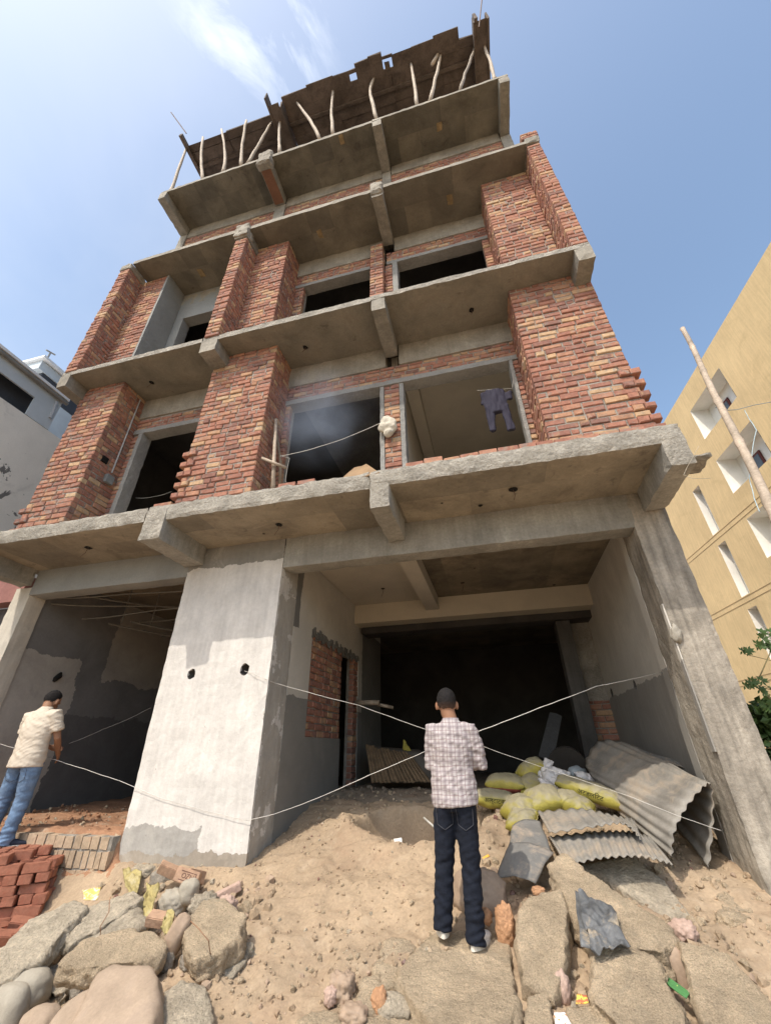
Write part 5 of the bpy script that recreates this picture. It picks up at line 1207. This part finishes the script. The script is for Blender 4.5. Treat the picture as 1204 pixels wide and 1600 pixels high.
# paper cups and litter in the pit
CUP = simple('white_paper_cup', (.75, .74, .70), rough=.5)
for (u, v, rot, lab) in ((604, 1305, (1.2, .3, .5), 'white paper cup lying in the pit, middle'), (615, 1316, (1.6, 0, 2.0), 'white paper cup lowest in the pit'), (628, 1300, (.4, .9, 1.2), 'white paper cup with brown rim, rightmost in the pit')):
    z = .6
    for _ in range(12): q = at(u, v, Z=z); z = .5*z+.5*(ground_z(q.x, q.y, False)+.03)
    mb = MB(); n = 16; r0, r1, h = .026, .036, .08
    vs = [(r0*math.cos(6.283*i/n), r0*math.sin(6.283*i/n), 0) for i in range(n)]+[(r1*math.cos(6.283*i/n), r1*math.sin(6.283*i/n), h) for i in range(n)]
    vs += [(r1*.93*math.cos(6.283*i/n), r1*.93*math.sin(6.283*i/n), h) for i in range(n)]+[(r0*.9*math.cos(6.283*i/n), r0*.9*math.sin(6.283*i/n), .005) for i in range(n)]
    fs = [(k*n+i, k*n+(i+1) % n, (k+1)*n+(i+1) % n, (k+1)*n+i) for k in range(3) for i in range(n)]+[tuple(range(n))[::-1], tuple(3*n+i for i in range(n))]
    mb.add(vs, fs); o = mb.build('paper_cup', CUP); o.location = at(u, v, Z=z); o.rotation_euler = rot; tag(o, lab, 'cup', 'paper cups thrown in the pit')
rag('plastic_scrap', [(590, 1304), (602, 1303), (606, 1314), (596, 1316)], .03, 'bluish clear plastic scrap left of the cups in the pit', simple('blue_white_plastic', (.45, .52, .56), rough=.3), .015, 12, nu=8, nv=8)
spatial('pale_stick', 'short pale stick lying at the back of the pit', 'stick', [at(662, 1278, Y=6.3), at(684, 1298, Y=6.1)], .012, simple('pale_pipe', (.55, .53, .48)))

# ------------------------------------------------------------------ people
SKIN = simple('brown_skin', (.29, .155, .095), rough=.6, var=.1, vscale=8, fine=.05, bump=.1)
HAIR = simple('short_black_hair', (.018, .015, .014), rough=.75, var=.3, fine=.6, fscale=160, bump=1.0, bscale=190, bdist=.01)
FADE = simple('close_cropped_hair', (.04, .028, .022), rough=.8, fine=.4, fscale=200, bump=.3, bscale=250)
STUB = simple('shaved_nape_hair', (.085, .055, .04), rough=.8, fine=.3, fscale=200, bump=.3, bscale=250)
def plaid():
    m = bpy.data.materials.new('checked_shirt_cotton'); m.use_nodes = True; t = NT(m.node_tree)
    out = t.n('ShaderNodeOutputMaterial'); b = t.n('ShaderNodeBsdfPrincipled', ins={'Roughness': .85, 'Specular IOR Level': .2}); t.nt.links.new(b.outputs[0], out.inputs[0])
    P = t.n('ShaderNodeTexCoord').outputs['Object']
    w = t.n('ShaderNodeVectorMath', operation='SUBTRACT', ins={0: t.noise(P, 6, 3).outputs['Color'], 1: (.5, .5, .5)}).outputs[0]
    PP = t.n('ShaderNodeVectorMath', operation='ADD', ins={0: P, 1: t.vmul(w, (.03, .03, .04))}).outputs[0]; x = t.xyz(PP)
    c = (.44, .41, .405)
    def lines(v, per, lo, hi, ph=0):
        f = t.math('FRACT', t.math('ADD', t.math('MULTIPLY', v, 1/per), ph+20)); return t.math('MULTIPLY', t.math('GREATER_THAN', f, lo), t.math('LESS_THAN', f, hi))
    for v in (x[0], x[2]):
        c = t.mixc(t.math('MULTIPLY', lines(v, .066, .0, .42), .42), c, (.22, .175, .19))
        c = t.mixc(t.math('MULTIPLY', lines(v, .033, .40, .50), .62), c, (.10, .08, .09))
        c = t.mixc(t.math('MULTIPLY', lines(v, .066, .66, .72), .45), c, (.28, .15, .165))
    t.set(b, 'Base Color', c)
    t.set(b, 'Normal', t.n('ShaderNodeBump', ins={'Strength': .25, 'Distance': .01, 'Height': t.noise(P, 24, 4).outputs[0]}).outputs[0]); return m
PLAID = plaid()
JEAN_D = simple('dark_indigo_denim', (.009, .012, .021), rough=.9, var=.25, vscale=6, fine=.3, fscale=120, bump=.35, bscale=90)
JEAN_B = simple('washed_blue_denim', (.14, .215, .335), rough=.9, var=.3, vscale=7, fine=.25, fscale=110, bump=.35, bscale=90, stains=[(4, .55, .7, (.26, .345, .46), .6)])
SHIRT_B = simple('beige_polo_cotton', (.57, .50, .41), rough=.9, var=.06, fine=.06, bump=.15)
WSHOE = simple('white_shoe_leather', (.68, .66, .62), rough=.5, var=.08, bump=.1); WSOLE = simple('off_white_rubber_sole', (.72, .68, .60), var=.15); NSHOE = simple('navy_canvas', (.025, .03, .05)); 
STITCH = simple('pale_denim_stitching', (.07, .072, .085))
def person(label, loc, J, mats, opts):
    """J: joints in metres relative to loc; one continuous body, clothes as children"""
    g = lambda k: Vector(J[k])
    t = thing('person', label, 'person', loc)
    mb = MB()
    hd, nk = g('head'), g('neck'); tilt = J.get('tilt', 0.0); q = Quaternion((1, 0, 0), -tilt) @ Quaternion((0, 0, 1), J.get('turn', 0.0)); q = Quaternion((0, 0, 1), J.get('turn', 0.0)) @ Quaternion((1, 0, 0), -tilt)
    hs = J.get('hs', 1.0)
    def H(v): return hd+(q @ Vector(v))*hs
    ell0 = mb.ell
    mb.ell = lambda c, r, *a: ell0(c, [k*hs for k in r], *a)
    mb.ell(H((0, -.008, .02)), (.078, .098, .098), q.to_matrix(), 18, 14)
    mb.ell(H((0, .022, -.055)), (.058, .066, .070), q.to_matrix(), 14, 10); mb.ell(H((0, .075, -.10)), (.025, .02, .02), q.to_matrix())
    mb.ell(H((0, .098, -.02)), (.014, .022, .026), q.to_matrix()); mb.ell(H((0, .088, -.065)), (.026, .012, .012), q.to_matrix())
    for s in (-1, 1):
        mb.ell(H((s*.084, .002, -.014)), (.014, .020, .034), q.to_matrix(), 12, 8)
        mb.ell(H((s*.033, .082, .012)), (.017, .012, .010), q.to_matrix())
    mb.tube([nk+Vector((0, 0, -.10)), nk, H((0, -.022, -.045))], [.070, .062, .062], 14)
    shl, shr = g('shL'), g('shR'); hipc = (g('hipL')+g('hipR'))/2
    mb.tube([hipc, hipc+Vector((0, 0, .12)), (shl+shr)/2+Vector((0, 0, -.16)), (shl+shr)/2+Vector((0, 0, -.02)), nk+Vector((0, 0, -.03))], [(.13, .09), (.13, .09), (.15, .09), (.15, .07), (.06, .055)], 16, side=(1, 0, 0))
    for S in 'LR':
        sh, el, wr = g('sh'+S), g('el'+S), g('wr'+S)
        mb.tube([(shl+shr)/2+Vector((0, 0, -.03)), sh, sh.lerp(el, .5), el, el.lerp(wr, .35), wr], [.05, .054, .046, .040, .040, .027], 12)
        fd = (wr-el).normalized(); side = Vector((0, 0, 1)) if abs(fd.z) < .7 else Vector((0, 1, 0)); side = (side-fd*side.dot(fd)).normalized(); nn = fd.cross(side)
        pc = wr+fd*.045; mb.tube([wr-fd*.01, wr+fd*.03, wr+fd*.08], [(.026, .019), (.040, .016), (.038, .014)], 12, side=tuple(side))
        for k, ln in enumerate((.062, .072, .068, .052)):
            b0 = wr+fd*.078+side*(.030-.020*k); cu = nn*(.02 if S == 'L' else -.02)
            mb.tube([b0, b0+fd*ln*.45+cu*.35, b0+fd*ln*.8+cu*1.1, b0+fd*ln*.95+cu*1.9], [.0095, .009, .0085, .0075], 8)
        mb.tube([wr+fd*.02+side*.028, wr+fd*.05+side*.052, wr+fd*.082+side*.060], [.012, .0105, .009], 8)
        hp, kn, an = g('hip'+S), g('kn'+S), g('an'+S); to = g('toe'+S)
        mb.tube([hp+Vector((0, 0, .03)), hp.lerp(kn, .3), kn, kn.lerp(an, .35), an], [.078, .075, .053, .052, .036], 12)
        mb.tube([an+Vector((0, 0, -.02)), an.lerp(to, .5)+Vector((0, 0, -.02)), to+Vector((0, 0, .01))], [.035, .034, .022], 10)
    body = blob(mb, 'body', .0095, SKIN, t, True, 4)
    # hair
    def cap(name, mat, cut, r, grow):
        mb = MB(); c = H((0, -.012, .025)); mb.ell(c, [k*hs for k in r], q.to_matrix(), 56, 40); me = mb.mesh(name)
        bm = bmesh.new(); bm.from_mesh(me); inv = q.inverted()
        for v in bm.verts:
            l = inv @ (v.co-c); v.co += (v.co-c).normalized()*(grow*(noise.noise(v.co*45)+1.3*noise.noise(v.co*120)+1.0*noise.noise(v.co*9)))
        dl = [v for v in bm.verts if not cut(inv @ (v.co-c))]
        bmesh.ops.delete(bm, geom=dl, context='VERTS'); bm.to_mesh(me); bm.free()
        o = link(name, me, mat, t, True, True); sd = o.modifiers.new('th', 'SOLIDIFY'); sd.thickness = .004; sd.offset = -1; return o
    hm = bpy.data.materials.new('short_hair_with_fade'); hm.use_nodes = True; nt = NT(hm.node_tree); o_ = nt.n('ShaderNodeOutputMaterial'); b_ = nt.n('ShaderNodeBsdfPrincipled', ins={'Roughness': .8, 'Specular IOR Level': .2}); nt.nt.links.new(b_.outputs[0], o_.inputs[0])
    Pp = nt.n('ShaderNodeTexCoord').outputs['Object']; fz = nt.math('ADD', nt.xyz(Pp)[2], nt.math('MULTIPLY', nt.math('SUBTRACT', nt.noise(Pp, 120, 4).outputs[0], .5), .05)); hz_ = hd.z+(-.02 if tilt > .3 else 0)
    nt.set(b_, 'Base Color', nt.mixc(nt.maprange(fz, hz_-.065*hs, hz_+.015*hs), (.12, .070, .048), (.016, .014, .014)))
    nt.set(b_, 'Normal', nt.n('ShaderNodeBump', ins={'Strength': .9, 'Distance': .01, 'Height': nt.noise(nt.vmul(Pp, (1, 1, .5)), 170, 4).outputs[0]}).outputs[0])
    cap('hair', hm, lambda l: l.z > -.082+.008*math.sin(l.x*90)+max(0, (l.y+.01)*1.9), (.0795, .099, .0985), .0034)
    # shirt
    ak = opts.get('arm', 1.0); mb = MB(); W_ = opts['torso']; pts = [Vector(p[:3]) for p in W_]; mb.tube(pts, [(p[3], p[4]) for p in W_], 26, side=(1, 0, 0))
    for S in 'LR':
        sh, el, wr = g('sh'+S), g('el'+S), g('wr'+S); sg = -1 if S == 'L' else 1
        if opts['sleeve'] == 'long': mb.tube([sh+Vector((-sg*.07, 0, -.01)), sh, sh.lerp(el, .5)+Vector((sg*.006, 0, 0)), el, el.lerp(wr, .4), el.lerp(wr, .93)], [.082*ak, .082*ak, .074*ak, .068*ak, .058*ak, .044*ak], 16)
        else: mb.tube([sh+Vector((-sg*.07, 0, -.01)), sh, sh.lerp(el, .35), sh.lerp(el, .72)], [.080*ak, .082*ak, .074*ak, .073*ak], 16)
    fold = opts.get('fold', 1.0)
    shd = lambda p, n: fold*(.010*noise.noise(Vector((p.x*7+3, p.y*7, p.z*24+p.x*10)))+.006*noise.noise(Vector((p.x*15, p.y*15, p.z*42-p.x*26)))+.009*noise.noise(Vector((p.x*5, 1, p.z*7))))
    sh_o = blob(mb, 'shirt', .0095, mats['shirt'], t, True, 3, shd)
    mb = MB(); n = 22; r0 = opts.get('collar', .066)
    ring = lambda z, r, y: [nk+Vector((r*math.cos(6.283*i/n), y+r*.95*math.sin(6.283*i/n), z)) for i in range(n)]
    R0, R1, R2, R3 = ring(-.045, r0+.018, -.004), ring(.012, r0+.004, -.002), ring(.012, r0-.004, -.002), ring(-.04, r0, 0)
    vs = R0+R1+R2+R3; mb.add(vs, [(k*n+i, k*n+(i+1) % n, (k+1)*n+(i+1) % n, (k+1)*n+i) for k in range(3) for i in range(n)]); mb.build('collar', mats['shirt'], sh_o, True, True)
    # trousers
    mb = MB(); ps = opts['pelvis']; mb.tube([Vector(p[:3]) for p in ps], [(p[3], p[4]) for p in ps], 24, side=(1, 0, 0))
    for S in 'LR':
        hp, kn, an = g('hip'+S), g('kn'+S), g('an'+S); k = opts.get('leg', 1.0); ft = an+Vector((0, -.012, -.045))
        mb.tube([hp+Vector((0, 0, .06)), hp, hp.lerp(kn, .45), kn, kn.lerp(an, .5), an.lerp(kn, .12), ft], [(.088*k, .11*k), (.092*k, .112*k), (.088*k, .097*k), (.074*k, .078*k), (.070*k, .073*k), (.068*k, .070*k), (.070*k, .075*k)], 16, side=(1, 0, 0))
    jd = lambda p, n: .009*noise.noise(Vector((p.x*6, p.y*6, p.z*20+p.x*16)))+(.015 if p.z < J['anL'][2]+.17 else (.009 if abs(p.z-J['knL'][2]) < .13 else .005))*noise.noise(Vector((p.x*8, p.y*8, p.z*33-p.x*9)))
    je = blob(mb, 'jeans', .0095, mats['jeans'], t, True, 2, jd)
    je.data.update()
    if opts.get('pockets'):
        dg = bpy.context.evaluated_depsgraph_get()
        def back(x, z):
            ok, p, nn, _ = je.ray_cast(Vector((x, -1, z)), Vector((0, 1, 0))); return p+Vector((0, -.003, 0)) if ok else None
        hz = opts['pocket_z']; mb = MB()
        for cx in opts['pockets']:
            for path in ([(-.065, 0), (-.06, -.12), (0, -.155), (.06, -.12), (.065, 0)],):
                pp = []
                for (a, b), (c, d) in zip(path, path[1:]):
                    for i in range(7): pp.append(back(cx+a+(c-a)*i/7, hz+b+(d-b)*i/7))
                pp = [p for p in pp if p is not None]
                if len(pp) > 4: mb.tube(pp, .0022, 4)
        mb.build('pocket_stitching', STITCH, je, True)
    # shoes
    for S in 'LR':
        an, to = g('an'+S), g('toe'+S); d = Vector((to.x-an.x, to.y-an.y, 0)).normalized(); z0 = to.z-.03; he = Vector((an.x, an.y, z0))-d*.055; tp = Vector((to.x, to.y, z0))+d*.03; s_ = d.cross(Vector((0, 0, 1)))
        mb = MB(); mb.tube([he+Vector((0, 0, .05)), he+d*.03+Vector((0, 0, .055)), he.lerp(tp, .45)+Vector((0, 0, .05)), he.lerp(tp, .75)+Vector((0, 0, .038)), tp+Vector((0, 0, .03))], [(.033, .035), (.038, .05), (.042, .045), (.046, .032), (.030, .022)], 14, side=tuple(s_))
        so = blob(mb, 'shoe', .007, mats['shoe'], t, True, 3)
        mb = MB(); L = []
        for i in range(20):
            a = 6.283*i/20; f = (1-math.cos(a))/2; w = (.040+.010*math.sin(f*3.1))*(1 if abs(math.sin(a)) > .0 else 0)
            L.append(he.lerp(tp, f)+d*(.012*(-math.cos(a)))+s_*(w*math.sin(a)))
        vs = [p+Vector((0, 0, -.002)) for p in L]+[p+Vector((0, 0, .028)) for p in L]
        mb.add(vs, [(i, (i+1) % 20, 20+(i+1) % 20, 20+i) for i in range(20)]+[tuple(range(20))[::-1], tuple(range(20, 40))]); mb.build('sole', mats['sole'], so, True)
    return t
# man in the checked shirt, arms folded, seen from behind
J1 = dict(head=(-.005, .03, 1.585), neck=(.02, .0, 1.455), shL=(-.148, 0, 1.375), shR=(.180, 0, 1.375), elL=(-.180, .03, 1.115), elR=(.245, .04, 1.105), wrL=(.03, .27, 1.13), wrR=(-.03, .25, 1.10),
          hipL=(-.080, 0, .86), hipR=(.076, 0, .86), knL=(-.120, .02, .47), knR=(.085, .0, .45), anL=(-.160, .0, .115), anR=(.075, -.03, .06), toeL=(-.19, .15, .075), toeR=(.14, .12, .03), tilt=.05, turn=.12, hs=1.1)
P1_ = dict(torso=[(.010, -.005, .822, .186, .146), (.008, -.005, .85, .192, .147), (.0, 0, .92, .196, .142), (.0, 0, 1.03, .184, .128), (.005, 0, 1.13, .174, .122), (.012, 0, 1.24, .182, .124), (.018, 0, 1.34, .182, .114), (.02, 0, 1.395, .155, .092), (.02, 0, 1.43, .095, .075), (.02, 0, 1.455, .066, .064)],
           sleeve='long', arm=.86, pelvis=[(0, 0, .97, .150, .105), (0, 0, .90, .158, .112), (-.005, 0, .83, .165, .120), (-.005, 0, .79, .145, .115)], pockets=(-.082, .080), pocket_z=.83, leg=1.02)
m1 = person('man from behind in pink-grey checked shirt, dark jeans and white shoes, arms folded', (-.455, 4.13, .375), J1, dict(shirt=PLAID, jeans=JEAN_D, shoe=WSHOE, sole=WSOLE), P1_)
# man in the beige polo, head bowed, at the left edge
J2 = dict(head=(-.080, .10, 1.565), neck=(-.040, .03, 1.475), shL=(-.245, .01, 1.37), shR=(.185, .0, 1.385), elL=(-.30, .06, 1.10), elR=(.25, .08, 1.12), wrL=(-.10, .33, 1.02), wrR=(.10, .30, .93),
          hipL=(-.10, 0, .87), hipR=(.10, 0, .87), knL=(-.19, .04, .47), knR=(.10, .03, .47), anL=(-.26, .05, .075), anR=(.10, .0, .075), toeL=(-.28, .22, .035), toeR=(.22, .13, .035), tilt=.42, turn=.05, hs=1.1)
P2_ = dict(torso=[(-.0, -.01, .80, .214, .165), (-.0, -.01, .90, .214, .160), (-.005, -.01, 1.00, .204, .148), (-.01, -.01, 1.12, .212, .146), (-.02, -.01, 1.25, .226, .140), (-.028, -.005, 1.345, .212, .118), (-.032, .0, 1.405, .155, .096), (-.035, .01, 1.455, .072, .072)],
           sleeve='short', arm=1.02, fold=.8, pelvis=[(0, 0, .96, .160, .115), (0, 0, .90, .172, .125), (-.0, 0, .84, .186, .135), (-.0, 0, .79, .16, .13)], pockets=(-.09, .085), pocket_z=.80, leg=1.1)
m2 = person('man from behind in beige polo shirt, light blue jeans and dark shoes, head bowed', (-5.83, 4.74, .670), J2, dict(shirt=SHIRT_B, jeans=JEAN_B, shoe=NSHOE, sole=WSOLE), P2_)

# ------------------------------------------------------------------ cement sacks
def sack_mat(name, col, col2=None, cut=-.02, dust=.55):
    m = bpy.data.materials.new(name); m.use_nodes = True; t = NT(m.node_tree); out = t.n('ShaderNodeOutputMaterial'); b = t.n('ShaderNodeBsdfPrincipled', ins={'Roughness': .55, 'Specular IOR Level': .35}); t.nt.links.new(b.outputs[0], out.inputs[0])
    P = t.n('ShaderNodeTexCoord').outputs['Object']; x = t.xyz(P); c = col
    if col2: c = t.mixc(t.math('LESS_THAN', t.math('ADD', x[2], t.math('MULTIPLY', t.noise(P, 7).outputs[0], .02)), cut), c, col2)
    c = t.mixc(1.0, c, t.ramp(t.noise(P, 8, 4).outputs[0], [(.3, (.8, .8, .8)), (.7, (1.15, 1.15, 1.15))]), 'MULTIPLY')
    N = t.xyz(t.n('ShaderNodeNewGeometry').outputs['Normal']); d = t.math('MULTIPLY', t.maprange(t.math('ADD', N[2], t.math('MULTIPLY', t.math('SUBTRACT', t.noise(P, 9, 5).outputs[0], .5), 1.1)), .25, .75), dust)
    c = t.mixc(d, c, (.27, .245, .20)); t.set(b, 'Base Color', c)
    t.set(b, 'Normal', t.n('ShaderNodeBump', ins={'Strength': .5, 'Distance': .012, 'Height': t.noise(P, 26, 5, .6, 1.0).outputs[0]}).outputs[0]); return m
YS = sack_mat('dusty_yellow_sack', (.33, .285, .055), None, 0, .8); YRS = sack_mat('yellow_and_red_sack', (.37, .31, .06), (.30, .07, .055), -.015, .75); WS = sack_mat('white_printed_sack', (.62, .60, .60), (.50, .28, .31), -.05, .2)
def sack(name, L, Wd, T, mat, seed, crumple=.0):
    nu, nv = 40, 26; vs = []; fs = []; idx = {}
    def vid(i, j, s):
        edge = i in (0, nu) or j in (0, nv); key = (i, j, 0 if edge else s)
        if key not in idx:
            u, v = -1+2*i/nu, -1+2*j/nv
            prof = max(0, (1-abs(u)**2.6))**.55*max(0, (1-abs(v)**2.4))**.55
            x = u*L/2*(1-.05*v*v)*(1-.03*math.cos(v*3)); y = v*Wd/2*(1-.16*(1-abs(u)**3)*.0-.10*u*u)
            z = s*T/2*prof
            pinch = abs(u)**6; p = Vector((x, y, z+0*pinch))
            w = noise.noise(Vector((u*3, v*9+seed, s)))*.014*abs(u)**1.5+noise.noise(Vector((x*9+seed, y*9, s)))*.012+crumple*(noise.noise(Vector((x*12+seed, y*12, s*2)))+.6*noise.noise(Vector((x*25, y*25+seed, s))))
            p.z += w*(1 if not edge else .6)+.02*math.sin(v*14+seed)*(abs(u)**10)*(.8)
            if edge: p.z += -.01
            idx[key] = len(vs); vs.append(p)
        return idx[key]
    for i in range(nu):
        for j in range(nv):
            fs.append((vid(i, j, 1), vid(i+1, j, 1), vid(i+1, j+1, 1), vid(i, j+1, 1))); fs.append((vid(i, j, -1), vid(i, j+1, -1), vid(i+1, j+1, -1), vid(i+1, j, -1)))
    me = bpy.data.meshes.new(name); me.from_pydata(vs, [], fs); return link(name, me, mat, smooth=True)
def put_sack(u, v, Y, L, Wd, T, rot, mat, seed, label, text=None, crumple=0.0, seam=True):
    L *= .9; Wd *= .88; T *= .95; o = sack('cement_sack', L, Wd, T, mat, seed, max(crumple, .009)); o.location = at(u, v, Y=Y); o.rotation_euler = [math.radians(a) for a in rot]; tag(o, label, 'sack', 'cement sacks heaped in the entrance')
    if seam:
        mb = MB(); mb.tube([(L/2*.985, Wd/2*.8*(-1+2*i/14), .008*math.sin(i*2.1+seed)) for i in range(15)], .005, 5); mb.build('stitched_seam', SACK, o, True)
    if text:
        tm = text_mesh(text, .062, .0012, 'printed_lettering', simple('black_print', (.02, .02, .02)), o, (0, 0, 0), (0, 0, 0))
        me = tm.data; bv = BVHTree.FromPolygons([q.co.copy() for q in o.data.vertices], [tuple(q.vertices) for q in o.data.polygons])
        for vv in me.vertices:
            x, y = vv.co.x*1.15, vv.co.y   # wrap the flat letters round the bulge of the sack
            p, n_, _i, _d = bv.ray_cast(Vector((x, -1.0, y+.02)), Vector((0, 1, 0)))
            vv.co = (p-Vector((0, .003, 0))) if p is not None else Vector((x, -Wd/2, y))
    return o
put_sack(790, 1224, 6.55, .56, .40, .24, (8, 3, -8), YRS, 1, 'dusty yellow sack with red underside at the back left, just right of the man')
put_sack(770, 1248, 6.15, .62, .36, .20, (12, 6, 8), YS, 2, 'yellow lettered sack lowest on the left, half behind the man', 'अल्टाटक')
put_sack(828, 1228, 6.5, .40, .34, .20, (30, -25, 30), YRS, 3, 'small piece of red and yellow sack in the middle of the heap')
put_sack(829, 1203, 6.75, .44, .30, .24, (24, -28, 20), YRS, 4, 'upright yellow and red sack at the top of the heap')
put_sack(812, 1264, 5.90, .44, .42, .26, (26, 6, -50), YS, 5, 'dusty yellow sack at the front left of the heap')
put_sack(815, 1282, 5.72, .36, .34, .20, (32, 0, -20), YS, 16, 'yellow sack lowest at the front, above the flat sheet')
put_sack(848, 1249, 5.95, .46, .40, .24, (28, -12, 12), YS, 6, 'yellow sack with a sewn edge in the middle of the front row')
put_sack(897, 1257, 5.95, .46, .34, .22, (22, 22, -12), YS, 7, 'yellow sack at the right end of the front row')
put_sack(923, 1237, 6.15, .86, .30, .20, (20, 17, -14), YS, 8, 'long yellow sack with black lettering lying across the top right', 'अटडलिटट')
put_sack(850, 1208, 6.7, .42, .16, .13, (30, -55, 25), WS, 9, 'empty white sack twisted upwards at the top of the heap', crumple=.03, seam=False)
put_sack(870, 1219, 6.6, .42, .34, .20, (50, 10, 10), WS, 10, 'crumpled white and pink printed sack in the middle', crumple=.035, seam=False)
put_sack(864, 1237, 6.3, .40, .26, .14, (40, 30, 30), WS, 11, 'white and red printed sack hanging between the yellow ones', crumple=.03, seam=False)
put_sack(913, 1214, 6.75, .26, .14, .10, (40, 10, 20), WS, 12, 'small white sack end behind the long lettered sack', crumple=.02, seam=False)
bs = MB(); bs.tube([at(887, 1200, Y=7.3)+Vector((0, 0, 0)), at(887, 1200, Y=7.3)+Vector((.02, .10, .04))], [.27, .25], 28); o = bs.build('round_pan', simple('dull_black_pan', (.045, .04, .035), rough=.5), smooth=False); tag(o, 'dull dark round pan standing behind the sacks', 'pan')
mb = MB(); mb.tube([(0, 0, -.12), (0, 0, -.08), (0, 0, .02), (0, 0, .08), (0, 0, .12)], [.05, .085, .09, .04, .03], 16); o = mb.build('plastic_bottle', simple('cloudy_grey_plastic', (.22, .25, .27), rough=.15), smooth=True); o.location = at(902, 1208, Y=6.9); o.rotation_euler = (0, 1.4, .4); tag(o, 'cloudy grey plastic canister lying behind the sacks', 'canister')
# leaning dark board and things deep in the passage
mb = MB(); a, b = at(852, 1186, Y=7.9), at(868, 1116, Y=8.3); mb.tube([a, b], [(.11, .02), (.10, .02)], 4, side=(1, 0, 0)); tag(mb.build('leaning_board', simple('black_stained_board', (.05, .05, .05), fine=.3)), 'dark board leaning upright behind the sacks', 'board')
PLK = simple('brown_timber_batten', (.24, .165, .10), var=.3, vscale=8, fine=.2, bump=.3)
rr = random.Random(15); tops = at(578, 1168, Y=8.3); k = 0
for i in range(15):
    f = i/14; a = at(583+88*f, 1222+rr.uniform(-2, 1), Y=7.9+.1*f); b = at(573+66*f, 1166+12*f+rr.uniform(-2, 2), Y=8.55+.1*f); mb = MB(); mb.tube([a, b], [(.030, .018), (.027, .016)], 4, side=(1, .3, 0))
    tag(mb.build('timber_batten', PLK), 'brown timber batten leaning in the passage, %s' % (['leftmost of the row'] + [w+' from the left' for w in ('second', 'third', 'fourth', 'fifth', 'sixth', 'seventh', 'eighth', 'ninth', 'tenth', 'eleventh', 'twelfth', 'thirteenth', 'fourteenth')] + ['rightmost of the row'])[i], 'batten', 'battens leaning in the passage')
dr = drape('plywood_sheet', [at(575, 1166, Y=8.75), at(655, 1172, Y=8.75), at(712, 1222, Y=8.3), at(600, 1224, Y=8.2)], 6, 6, .005, 3, simple('dim_plywood', (.14, .12, .10)), .012); tag(dr, 'dim grey plywood sheet behind the leaning battens', 'plywood')
spatial('bamboo_piece', 'thick bamboo end sticking out of the passage wall', 'bamboo', [at(556, 1098, Y=8.4), at(592, 1098, Y=8.3)], .045, BAM, 'bamboo pieces by the doorway'); spatial('bamboo_piece', 'thinner bamboo end beyond the thick one', 'bamboo', [at(590, 1101, Y=8.4), at(614, 1106, Y=8.5)], .03, BAM, 'bamboo pieces by the doorway')
ys = drape('yellow_cone_rag', [at(629, 1156, Y=8.8), at(633, 1158, Y=8.8), at(642, 1173, Y=8.7), at(630, 1174, Y=8.7)], 8, 8, .03, 5, simple('dull_yellow_plastic', (.45, .38, .08)), .004); tag(ys, 'small dull yellow bag standing on the battens', 'bag')
mb = MB(); mb.tube([(-7.455, 5.99, 2.70), (-7.44, 6.0, 2.74), (-7.44, 6.05, 2.80), (-7.455, 6.08, 2.86)], [.02, .045, .05, .02], 8); mb.build('wall_niche_shade', HOLE_SHADE, B)  # black lump on the wall, painted as the shade inside a niche
